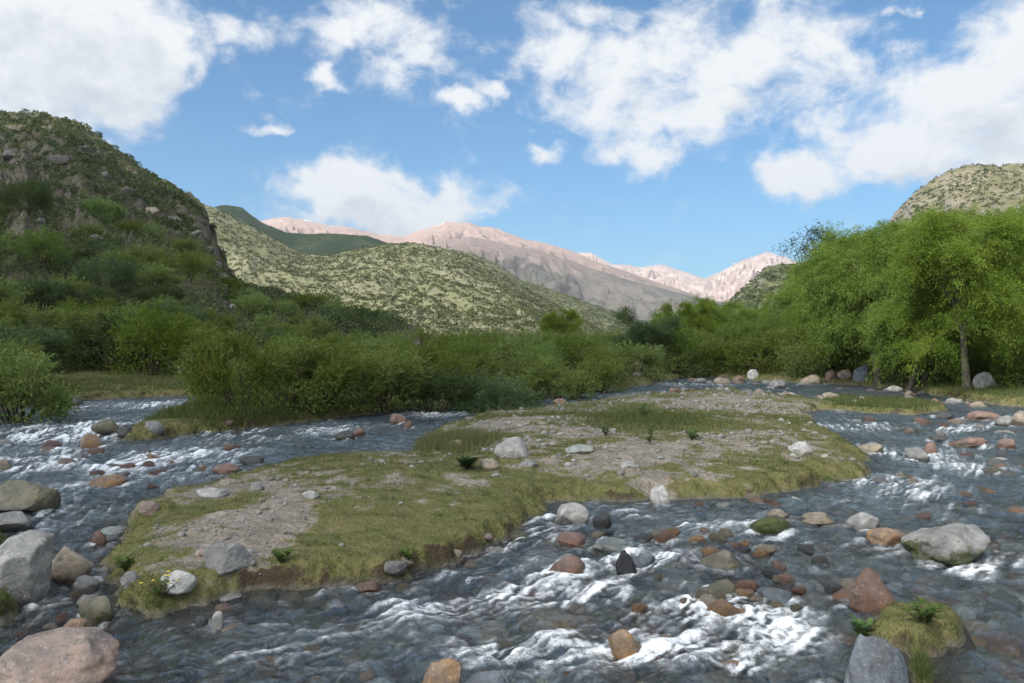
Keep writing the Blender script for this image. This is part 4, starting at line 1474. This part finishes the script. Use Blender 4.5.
# single shrubs that stand out
NAMED_SHRUBS = [  # px, base y, height m, protos, wide, label
    (20, 409, 1.8, 'n', 1.1, 'broad olive shrub overhanging the water at the far left'),
    (240, 412, 1.75, 'n', 0.85, 'first shrub on the grassy spit with pale reedy shoots'),
    (286, 408, 1.6, 'n', 1.1, 'bushy shrub in the middle of the spit near the water'),
    (332, 405, 1.5, 'n', 1.2, 'olive shrub above the dark stone in the channel'),
    (378, 402, 1.5, 'n', 1.2, 'olive shrub above the red stones of the channel'),
    (436, 400, 1.45, 'd', 1.1, 'dark green shrub at the water left of the darkest one'),
    (495, 399, 1.3, 'd', 1.35, 'darkest low spreading shrub overhanging the far channel'),
    (548, 389, 1.45, 'n', 1.2, 'yellowish green shrub right of the darkest one'),
    (600, 384, 1.5, 'n', 1.1, 'olive shrub above the stones of the far bend'),
    (152, 380, 2.6, 'l', 1.0, 'bright green young shrub behind the strip of grass'),
    (118, 378, 2.6, 'd', 1.1, 'dark shrub behind the strip of grass at the left'),
]
PK = {'n': SHRUBS, 'd': DARKS, 'l': LIGHTS}
occupied = []
for px, by, h, pk, wd, lab in NAMED_SHRUBS:
    y = depth_at(by, 0.35) + 0.7
    x = at_px(px, y)
    z = float(landA(x, y)[0])
    add_shrub(x, y, z - 0.05, h, lab, 'shrubs of the far bank', PK[pk], wd)
    occupied.append((x, y))


def bank_depth(px):
    P = np.array([(-300, 424), (-60, 415), (0, 411), (50, 403), (80, 386), (200, 384), (206, 412), (260, 414), (330, 409), (400, 405), (470, 403), (540, 396), (600, 389), (645, 384), (690, 378)], float)
    return depth_at(np.interp(px, P[:, 0], P[:, 1]))


r_ = np.random.default_rng(88)
off, k = 1.6, 0
while off < 84:
    px = -70.0
    while px < 625:
        d = bank_depth(px) + off
        step = (2.35 + 0.055 * off) * F / d
        pj = px + r_.uniform(-.35, .35) * step
        dj = d + r_.uniform(-.8, .8) * (0.5 + 0.05 * off)
        x = at_px(pj, dj)
        px += step
        if any((x - a) ** 2 + (dj - b) ** 2 < 1.3 for a, b in occupied):
            continue
        if off > 50 and pj > 400:
            continue
        z = float(landA(x, dj)[0])
        h = r_.uniform(0.95, 1.55) * (1 + 0.012 * off) * (1.3 if pj < 190 else 1.0) * (1.05 if off > 22 else 1.0)
        pr = SHRUBS if r_.uniform() < 0.72 else (DARKS if r_.uniform() < (0.5 if off < 18 else 0.85) else LIGHTS)
        tone_ = 'olive green' if pr is SHRUBS else ('dark green' if pr is DARKS else 'bright green')
        size_ = 'low' if h < 1.25 * (1 + 0.012 * off) else 'tall'
        row_ = ('in the front row' if off < 3.5 else 'in the second row' if off < 9 else 'deep in the thicket' if pj > 300 or off < 18 else 'on the lower hill slope' if off < 40 else 'high on the hill slope')
        place_ = next(w for lim, w in [(60, 'at the far left edge'), (205, 'above the grass strip at the left'), (300, 'behind the grassy spit'), (390, 'across from the dark channel stone'),
                                       (470, 'across from the red channel stones'), (560, 'around the darkest low shrub'), (9999, 'next to the far bend')] if pj < lim)
        lab = '%s %s shrub %s %s' % (size_, tone_, row_, place_)
        grp = 'shrubs %s %s' % (row_, place_)
        add_shrub(x, dj, z - 0.1, h, lab, grp, pr, r_.uniform(1.0, 1.3))
    off += 2.2 + 0.12 * off
for k_ in range(26):                                      # the thicket goes on upstream and downstream
    pj = r_.uniform(-420, -70)
    dj = bank_depth(max(pj, -300)) + 1.5 + 16 * r_.uniform() ** 1.3
    x = at_px(pj, dj)
    add_shrub(x, dj, float(landA(x, dj)[0]) - 0.1, r_.uniform(1.5, 2.4), 'tall shrub of the thicket further left along the near hill', 'shrubs further left along the near hill', SHRUBS, 1.25)
print('shrubs', N_SHRUB[0])

# trees --------------------------------------------------------------
WILLOWS = []
for k, kw in enumerate([dict(H=7, spread=2.3, n_limb=11, droop=0.52, fork=0.42), dict(H=7, spread=2.5, n_limb=12, droop=0.6, fork=0.38), dict(H=7, spread=2.1, n_limb=11, droop=0.51, fork=0.36), dict(H=7, spread=2.4, droop=0.55, n_limb=11, fork=0.33)]):
    c, t_ = tree_meshes(60 + k, trunk_r=0.12, **kw)
    c.materials.append(M_LEAF_WILLOW)
    t_.materials.append(M_BARK)
    WILLOWS.append((c, t_))
BUSHY = []
for k in range(3):
    c, t_ = tree_meshes(80 + k, H=7, spread=2.7, n_limb=10, droop=0.25, leaf=(0.08, 0.14), lw=0.42, fork=0.16, n_br=16, per=34)
    c.materials.append(M_LEAF_WILLOW if k != 1 else M_LEAF_DARK)
    t_.materials.append(M_BARK)
    BUSHY.append((c, t_))
c, t_ = tree_meshes(95, H=7, spread=1.9, n_limb=6, droop=0.5, leaf=(0.12, 0.2), lw=0.2, sparse=0.55, n_br=8, per=18)
c.materials.append(M_LEAF_GREY)
t_.materials.append(M_BARK)
WISPY = [(c, t_)]

TREES = [  # px, distance, height, kind, variant, name, label
    (968, 27.0, 5.9, 'w', 0, 'willow_tree', 'nearest willow with a pale bare trunk beside a pale boulder'),
    (880, 33.0, 6.6, 'w', 1, 'willow_tree', 'willow with a dark straight trunk above the stony bank'),
    (1022, 29.0, 6.2, 'w', 3, 'willow_tree', 'willow at the right edge with its crown hanging over the bank'),
    (925, 31.5, 6.2, 'w', 2, 'willow_tree', 'willow between the pale trunked and the dark trunked one'),
    (898, 38.0, 6.6, 'w', 3, 'willow_tree', 'tall willow behind the dark trunked one'),
    (955, 37.0, 6.2, 'w', 1, 'willow_tree', 'tall willow behind the pale trunked one'),
    (1005, 37.0, 6.6, 'w', 2, 'willow_tree', 'tallest willow under the stony hill'),
    (1062, 33.0, 7.0, 'w', 0, 'willow_tree', 'large willow reaching in from the right edge'),
    (856, 43.0, 7.0, 'w', 0, 'willow_tree', 'willow below the wispy blue green treetop'),
    (842, 40.0, 5.2, 'w', 2, 'willow_tree', 'willow left of the bare earth bank'),
    (782, 48.0, 3.4, 'w', 1, 'willow_tree', 'rounded willow under the green side hill'),
    (752, 44.0, 3.3, 'b', 0, 'riverside_tree', 'bushy light green tree above the far boulders'),
    (722, 52.0, 3.9, 'b', 2, 'riverside_tree', 'bushy tree with a raised tip in the middle of the far row'),
    (690, 49.0, 3.7, 'b', 0, 'riverside_tree', 'low bushy tree between the dark round one and the far row'),
    (651, 42.0, 3.4, 'b', 1, 'riverside_tree', 'dark round bushy tree standing at the bend of the river'),
    (566, 74.0, 3.9, 'b', 2, 'riverside_tree', 'lone rounded tree rising over the thicket before the pale hill'),
    (768, 56.0, 3.5, 'b', 1, 'riverside_tree', 'darker bushy tree behind the far row below the side hill'),
    (705, 62.0, 3.8, 'b', 0, 'riverside_tree', 'hazy bushy tree at the back of the far row'),
    (1125, 32.0, 7.2, 'w', 1, 'willow_tree', 'willow further along the right bank past the large one'),
    (1205, 36.0, 7.8, 'w', 2, 'willow_tree', 'tall willow further right in front of the stony hill foot'),
    (1290, 33.0, 6.8, 'w', 0, 'willow_tree', 'last willow of the row on the right bank'),
    (905, 30.0, 5.0, 'w', 2, 'willow_tree', 'slim young willow at the bank right of the dark trunked one'),
    (1000, 33.0, 6.6, 'w', 0, 'willow_tree', 'slim willow above the flat reddish rock on the right bank'),
    (862, 37.0, 5.4, 'w', 2, 'willow_tree', 'slim willow beside the bare earth bank'),
    (828, 44.0, 5.2, 'w', 0, 'willow_tree', 'slim willow stepping down towards the far bend'),
    (806, 46.0, 4.0, 'w', 3, 'willow_tree', 'young willow at the left end of the willow row'),
    (940, 34.0, 6.4, 'w', 3, 'willow_tree', 'leafy willow filling the gap left of the pale trunked one'),
    (738, 58.0, 3.6, 'b', 0, 'riverside_tree', 'light bushy tree at the back between the raised tip and the side hill'),
    (672, 60.0, 3.2, 'b', 2, 'riverside_tree', 'light bushy tree behind the dark round one'),
    (848, 54.0, 10.6, 'y', 0, 'wispy_tree', 'thin wispy blue green treetop standing above the willows'),
    (880, 50.0, 8.0, 'w', 3, 'willow_tree', 'high willow right of the wispy treetop'),
    (925, 47.0, 7.0, 'w', 0, 'willow_tree', 'back row willow below the left flank of the stony hill'),
    (985, 46.0, 7.2, 'w', 1, 'willow_tree', 'back row willow below the top of the stony hill'),
    (1045, 44.0, 8.7, 'w', 2, 'willow_tree', 'back row willow at the right edge below the stony hill'),
]
TK = {'w': WILLOWS, 'b': BUSHY, 'y': WISPY}
for px, d, h, kd, vi, nm, lab in TREES:
    x = at_px(px, d)
    z = float(ground(np.array([x]), np.array([d]))[0])
    crown, trunk = TK[kd][vi]
    e = empty(nm, (x, d, z), (px * 0.37) % 6.28)
    s = h / 7.0
    e.scale = (s * 1.05, s * 1.05, s)
    for nme, me in (('trunk', trunk), ('crown', crown)):
        o = bpy.data.objects.new(nme, me)
        COL.objects.link(o)
        o.parent = e
    tag(e, lab, 'tree', {'w': 'willows on the right bank', 'b': 'bushy trees along the far bank', 'y': None}[kd])

# undergrowth below the willows
r_ = np.random.default_rng(99)
n_under = 0
for i in range(84):
    px = r_.uniform(640, 1090)
    sh = np.interp(px, [640, 692, 800, 900, 940, 1000, 1090], [386, 378, 383, 390, 397, 406, 411])
    d = depth_at(sh) + 1.3 + 21 * r_.uniform() ** 1.5
    if 850 < px < 882 and d < 48:
        continue
    if (abs(px - 968) < 34 or abs(px - 985) < 30) and d < 29:
        continue
    x = at_px(px, d)
    z = float(ground(np.array([x]), np.array([d]))[0])
    pr_ = [SHRUBS, LIGHTS, DARKS, SHRUBS][int(r_.integers(0, 4 if px > 860 else 2))]
    where_ = next(w for lim, w in [(700, 'beside the dark round tree'), (755, 'below the bushy far trees'), (800, 'behind the far boulders'), (850, 'left of the bare earth bank'),
                                   (915, 'around the dark willow trunk'), (9999, 'around the pale willow trunk')] if px < lim)
    lab_ = '%s undergrowth shrub %s %s' % ('olive green' if pr_ is SHRUBS else 'bright green' if pr_ is LIGHTS else 'dark green', 'at the bank' if d < depth_at(sh) + 6 else 'further back', where_)
    add_shrub(x, d, z - 0.05, r_.uniform(1.0, 1.7) * (1 + 0.03 * (d - 26)), lab_, 'undergrowth shrubs below the trees', pr_, 1.2)
    n_under += 1
print('under', n_under)

# bare earth bank below the willows
def earth_bank():
    m, t, out = material('bare_earth')
    tc = t.n('ShaderNodeTexCoord')
    n = t.noise(tc.outputs['Object'], 3.5, 6, 0.65)
    n2 = t.noise(tc.outputs['Object'], 25, 4, 0.6)
    principled(t, out, t.mix(t.ramp(n, 0.3, 0.7), (0.20, 0.145, 0.095), (0.34, 0.27, 0.19)), 0.95, t.bump(t.math('ADD', n, n2), 0.8, 0.1), 0.1)
    v, Fc = rock_shape(990, 5, 0.3)
    v = v * (1 + 0.05 * perlin3(v * 6))[:, None] * np.array([1.25, 1.2, 1.5])
    o = link('earth_bank', mk_mesh('earth_bank', v, Fc), m)
    d = 45.0
    o.location = (at_px(866, d), d, 0.6)
    tag(o, 'bare tan earth bank showing between the far shrubs', 'earth bank', kind='structure')


earth_bank()


# scrub on the hills -------------------------------------------------
def scrub(name, hill, n, px0, px1, s0, s1, size, label, mat, seed, tris=26, dens=None, power=1.0):
    r = np.random.default_rng(seed)
    px = r.uniform(px0, px1, n)
    yr, yf, zr = hill.params(px)
    s = s0 + (s1 - s0) * r.uniform(0, 1, n) ** power
    y = yf + s * (yr - yf)
    x = (px - CX) / F * y
    keep = fbm(x, y, 0.03, 3, 0.6, seed) + 0.25 * r.normal(size=n) > (-0.25 if dens is None else dens(s))
    dz = np.hypot(hill.z(x + 1.0, y) - hill.z(x - 1.0, y), hill.z(x, y + 1.0) - hill.z(x, y - 1.0)) / 2
    keep &= dz + 0.35 * r.normal(size=n) < 1.1                  # little grows on the steepest rock
    x, y, s = x[keep], y[keep], s[keep]
    z = hill.z(x, y)
    n = len(x)
    sz = size[0] + (size[1] * 1.35 - size[0]) * r.uniform(0, 1, n) ** 2.2
    k = tris
    u = unit(r, n * k).reshape(n, k, 3)
    u[..., 2] = np.abs(u[..., 2])
    C = np.stack([x, y, z], 1)[:, None, :] + u * (sz[:, None] * r.uniform(0.55, 1.0, (n, k)))[..., None] * np.array([1, 1, 0.85])
    A = u + 0.9 * unit(r, n * k).reshape(n, k, 3)
    ln = (sz[:, None] * r.uniform(0.5, 0.9, (n, k)) * (26.0 / max(k, 14)) ** 0.6 * np.clip(y / 185.0, 0.34, 1.0)[:, None]).ravel()
    V, Fq = leaves(C.reshape(-1, 3), A.reshape(-1, 3), unit(r, n * k), ln, ln * 0.75)
    var = np.clip(0.4 + 0.3 * r.normal(size=n), 0, 1)
    o = link(name, mk_mesh(name, V, Fq, False, {'var': np.repeat(var, 4 * k)}), mat)
    tag(o, label, 'scrub', kind='stuff')


M_SCRUB = leaf_material('hill_scrub', (0.05, 0.072, 0.024), (0.082, 0.105, 0.034), (0.135, 0.14, 0.055), 0.15, 0.8, 0.0)
M_SCRUB2 = leaf_material('pale_hill_scrub', (0.065, 0.080, 0.036), (0.095, 0.108, 0.048), (0.14, 0.14, 0.068), 0.1, 0.8, 0.0)
scrub('hill_scrub', HILL_A, 12500, -420, 400, 0.10, 1.02, (0.45, 1.3), 'dark green scrub scattered over the near hill', M_SCRUB, 5, 84, lambda s: -0.95 + 0.6 * s)
scrub('hill_scrub', HILL_B, 26000, 150, 660, 0.05, 1.02, (0.3, 0.85), 'small scrub bushes dotting the pale sunlit hill', M_SCRUB2, 6, 12, lambda s: -0.4 + 0 * s)
scrub('hill_scrub', HILL_I, 12000, 380, 730, 0.2, 1.02, (0.4, 1.0), 'scrub dotting the folded ridge behind the pale hill', M_SCRUB2, 9, 10, lambda s: -0.4 + 0 * s)
scrub('hill_scrub', HILL_H, 5000, 850, 1100, 0.2, 1.02, (0.4, 0.9), 'scrub dotting the stony hill above the willows', M_SCRUB2, 7, 16, lambda s: -0.2 + 0 * s)
scrub('hill_scrub', HILL_G, 4000, 700, 900, 0.2, 1.02, (0.6, 1.5), 'scrub on the green side hill behind the trees', M_SCRUB, 8, 14, lambda s: -0.3 + 0 * s)


# grass --------------------------------------------------------------
def grass_mesh(x, y, z, h, w, var, r):
    n = len(x)
    a = r.uniform(0, 6.283, n)
    lean = r.uniform(0.1, 0.9, n) * h
    b = r.uniform(0, 6.283, n)
    base = np.stack([x, y, z], 1)
    sd = np.stack([np.cos(a), np.sin(a), np.zeros(n)], 1) * (w / 2)[:, None]
    ld = np.stack([np.cos(b) * lean, np.sin(b) * lean, h], 1)
    V = np.stack([base - sd, base + sd, base + ld], 1).reshape(-1, 3)
    return V, np.arange(3 * n).reshape(n, 3), np.repeat(var, 3)


def build_grass():
    r = np.random.default_rng(21)
    sets = []
    # island turf, front spit, clump
    n = 620000
    y = 4.0 + 14 * r.uniform(0, 1, n) ** 1.35
    x = r.uniform(-0.70, 0.70, n) * y
    z, sd, g, si = ground(x, y, True)
    clump = fbm(x, y, 5.0, 2, off=77)
    ok = (z > 0.0) & (r.uniform(0, 1, n) < g ** 1.4 * 0.95 + 0.03)
    edge = np.exp(-np.clip(sd, 0, 5) / 0.14)
    x, y, z, g, cl, edge = x[ok], y[ok], z[ok], g[ok], clump[ok], edge[ok]
    m = len(x)
    h = (0.012 + 0.016 * r.uniform(0, 1, m) + 0.075 * np.clip(cl - 0.3, 0, 1) + 0.06 * edge * r.uniform(0, 1, m) ** 1.5) * np.clip(y / 8, 0.9, 1.4)
    w = r.uniform(0.004, 0.007, m) * np.clip(y / 7, 0.9, 2)
    lowf = fbm(x, y, 0.7, 3, off=5)
    var = np.clip(0.52 + 0.50 * lowf - 0.25 * cl - 0.2 * edge + 0.2 * r.normal(size=m), 0, 1)
    sets.append(grass_mesh(x, y, z - 0.006, h, w, var, r))
    # taller grass: far banks and islet
    n = 240000
    y = 17 + 24 * r.uniform(0, 1, n) ** 1.1
    x = r.uniform(-0.70, 0.70, n) * y
    z, sd, g, si = ground(x, y, True)
    ok = (z > 0.03) & (r.uniform(0, 1, n) < g) & ((sd < 5) | (r.uniform(0, 1, n) < 0.3))
    x, y, z, sd, si = x[ok], y[ok], z[ok], sd[ok], si[ok]
    m = len(x)
    h = np.where(si > 0, r.uniform(0.03, 0.08, m), r.uniform(0.06, 0.20, m))
    w = r.uniform(0.012, 0.022, m)
    var = np.clip(0.22 + 0.3 * fbm(x, y, 0.5, 3) + 0.2 * (si > 0) + 0.16 * r.normal(size=m), 0, 1)
    sets.append(grass_mesh(x, y, z - 0.01, h, w, var, r))
    # tall yellowish patch behind the island weed, reeds at the first shrub
    for px, py, rx, ry, zz, n, hh, vv in [(455, 440, 32, 7, .26, 5000, (.10, .26), .62), (250, 414, 60, 4, .3, 5000, (.12, .34), .3), (360, 410, 90, 3, .25, 6000, (.15, .4), .2),
                                          (895, 640, 62, 26, .28, 16000, (.03, .12), .2), (130, 600, 40, 18, .2, 7000, (.03, .09), .2), (640, 420, 60, 8, .27, 5000, (.06, .16), .3),
                                          (15, 603, 30, 8, .14, 3000, (.04, .12), .12), (870, 690, 40, 20, .1, 2500, (.05, .14), .1)]:
        cx, cy = gp(px, py, zz)
        wx = rx * cy / F
        wy = abs(depth_at(py - ry, zz) - depth_at(py + ry, zz)) / 2
        x, y = cx + wx * r.normal(size=n) * 0.6, cy + wy * r.normal(size=n) * 0.6
        z = ground(x, y)
        ok = z > 0.04
        x, y, z = x[ok], y[ok], z[ok]
        m = len(x)
        sets.append(grass_mesh(x, y, z - 0.01, r.uniform(*hh, m), r.uniform(0.004, 0.007, m) * max(1, cy / 7), np.clip(vv + 0.2 * r.normal(size=m), 0, 1), r))
    Vs, Fs, vs, o = [], [], [], 0
    for V, Fq, v in sets:
        Vs.append(V)
        Fs.append(Fq + o)
        vs.append(v)
        o += len(V)
    ob = link('grass', mk_mesh('grass', np.concatenate(Vs), np.concatenate(Fs), False, {'var': np.concatenate(vs)}), M_GRASS)
    tag(ob, 'short olive turf and grass covering the island and the banks', 'grass', kind='stuff')


build_grass()


# single weeds on the island ----------------------------------------
def weed(px, py, z, n, ln, wd, spread, mat, label, stems=0, sh=0.2, flower=None):
    x, y = sight_hit(px, py)
    gz = float(ground(np.array([x]), np.array([y]))[0])
    r = np.random.default_rng(int(px * 7 + py))
    e = empty('weed', (x, y, gz))
    C, A, parts = [], [], []
    m = max(1, stems)
    heads = []
    for s in range(m):
        a = r.uniform(0, 6.283)
        tip = np.array([math.cos(a), math.sin(a), 0]) * spread * r.uniform(.2, .8) + np.array([0, 0, sh * r.uniform(.6, 1)])
        heads.append(tip)
        q = np.linspace(0, 1, 5)[:, None]
        parts.append(tube(tip * q ** 1.2 * np.array([1, 1, 1]) + np.array([0, 0, -0.01]), np.linspace(0.005, 0.002, 5), 5))
        k = n // m
        t = r.uniform(0.05, 1, k)
        C.append(tip * t[:, None])
        th = r.uniform(0, 6.283, k)
        A.append(np.stack([np.cos(th), np.sin(th), r.uniform(0.1, 0.9, k)], 1))
    C, A = np.concatenate(C), np.concatenate(A)
    k = len(C)
    l_ = r.uniform(*ln, k)
    V, Fq = leaves(C, A, np.tile([0.05, 0.05, 1.0], (k, 1)), l_, l_ * wd)
    link('leaves', mk_mesh('weed_leaves', V, Fq, True, {'var': np.repeat(r.uniform(0, 1, k), 4)}), mat, e)
    sv, sf = join(parts)
    link('stems', mk_mesh('weed_stems', sv, sf), M_STEM, e)
    if flower:
        for hd in heads[:7]:
            th = np.linspace(0, 6.283, 9)[:-1]
            A2 = np.stack([np.cos(th), np.sin(th), np.full(8, .35)], 1)
            V, Fq = leaves(np.tile(hd, (8, 1)), A2, np.tile([0, 0, 1.0], (8, 1)), np.full(8, .016), np.full(8, .011))
            link('flower', mk_mesh('flower', V, Fq), M_YELLOW, e)
    tag(e, label, 'weed', 'weeds of the island')


M_YELLOW, t, out = material('yellow_petal')
n = t.noise(t.n('ShaderNodeTexCoord').outputs['Object'], 80, 2)
principled(t, out, t.mix(n, (0.75, 0.48, 0.02), (0.85, 0.62, 0.05)), 0.6)
weed(467, 470, .27, 90, (.10, .19), .42, .12, M_WEEDDARK, 'leafy dark green rosette weed beside the tan stone on the island', 7, .14)
weed(160, 598, .2, 60, (.03, .06), .5, .16, M_WEED, 'low weed with yellow flowers on the lower end of the island', 9, .16, True)
weed(650, 445, .28, 50, (.05, .11), .3, .10, M_WEED, 'upright thin weed on the middle gravel of the island', 5, .36)
weed(692, 440, .28, 70, (.06, .13), .35, .22, M_WEED, 'low bright green weed right of the upright thin one', 8, .18)
weed(645, 416, .28, 50, (.08, .15), .3, .22, M_WEED, 'small leafy weed towards the far side of the island', 6, .3)
weed(606, 436, .28, 40, (.06, .12), .3, .16, M_WEEDDARK, 'dark low weed left of the middle gravel', 5, .18)
weed(407, 563, .14, 60, (.04, .07), .5, .09, M_WEED, 'green leafy weed hanging on the front bank by the cascade', 5, .10)
weed(281, 566, .22, 60, (.04, .07), .55, .10, M_WEED, 'broad leaved weed on the front edge right of the grey slab', 5, .09)
weed(232, 612, .12, 50, (.04, .07), .5, .09, M_WEED, 'bright weed at the foot of the bank below the pale stone', 5, .09)
weed(925, 624, .3, 80, (.04, .08), .5, .16, M_WEED, 'pale green leafy weed on top of the grassy clump', 7, .12)
weed(862, 640, .28, 70, (.04, .08), .45, .14, M_WEED, 'weed on the left shoulder of the grassy clump', 7, .11)
weed(126, 572, .22, 60, (.04, .08), .5, .13, M_WEED, 'leafy weed in the grass left of the whitish long stone', 6, .10)

# ------------------------------------------------------------------ clouds overhead (outside the picture) that shade the foreground
def cloud(name, gx, gy, gz, rx, ry, alt, seed, label):
    m = bpy.data.materials.get('cloud')
    if m is None:
        m, t, out = material('cloud')
        d = t.n('ShaderNodeBsdfDiffuse')
        d.inputs['Color'].default_value = (0.9, 0.9, 0.9, 1)
        tl = t.n('ShaderNodeBsdfTranslucent')
        tl.inputs['Color'].default_value = (0.9, 0.9, 0.9, 1)
        mx = t.n('ShaderNodeMixShader')
        mx.inputs[0].default_value = 0.55
        t.t.links.new(d.outputs[0], mx.inputs[1])
        t.t.links.new(tl.outputs[0], mx.inputs[2])
        tp = t.n('ShaderNodeBsdfTransparent')
        m2 = t.n('ShaderNodeMixShader')
        m2.inputs[0].default_value = 0.13
        t.t.links.new(mx.outputs[0], m2.inputs[1])
        t.t.links.new(tp.outputs[0], m2.inputs[2])
        t.t.links.new(m2.outputs[0], out.inputs['Surface'])
    V, Fc = ICO[5]
    r = 1 + 0.08 * perlin3(V * 1.6 + seed) + 0.08 * perlin3(V * 3.7 + seed) + 0.05 * perlin3(V * 8 + seed)
    v = V * r[:, None]
    v[:, 2] = np.where(v[:, 2] < 0, v[:, 2] * 0.25, v[:, 2])
    v = v * np.array([rx, ry, 0.28 * (rx + ry) / 2])
    o = link(name, mk_mesh(name, v, Fc), m)
    k = (alt - gz) / SUN.z
    o.location = (gx + SUN.x * k, gy + SUN.y * k, alt)
    tag(o, label, 'cloud', kind='stuff')
    return o


cloud('cloud', -112, 70, 0, 121, 175, 1150, 1.0, 'white cumulus cloud overhead that shades the river and its island')
cloud('cloud', -345, 1200, 150, 300, 270, 1250, 9.0, 'white cumulus cloud that shades the dark green hill')

# ------------------------------------------------------------------ air
def haze():
    m = bpy.data.materials.new('haze')
    m.use_nodes = True
    t = NT(m.node_tree)
    out = t.n('ShaderNodeOutputMaterial')
    pv = t.n('ShaderNodeVolumePrincipled')
    pv.inputs['Color'].default_value = (0.80, 0.88, 1.0, 1)
    pv.inputs['Density'].default_value = 8.5e-5
    pv.inputs['Anisotropy'].default_value = 0.2
    t.t.links.new(pv.outputs[0], out.inputs['Volume'])
    x0, x1, y0, y1, z0, z1 = -24500, 24500, -60, 9100, -120, 960
    V = np.array([(x, y, z) for z in (z0, z1) for y in (y0, y1) for x in (x0, x1)], float)
    Fq = np.array([(0, 2, 3, 1), (4, 5, 7, 6), (0, 1, 5, 4), (2, 6, 7, 3), (0, 4, 6, 2), (1, 3, 7, 5)])
    o = link('haze', mk_mesh('haze', V, Fq, False), m)
    tag(o, 'thin bluish haze in the air of the valley', 'haze', kind='stuff')


haze()
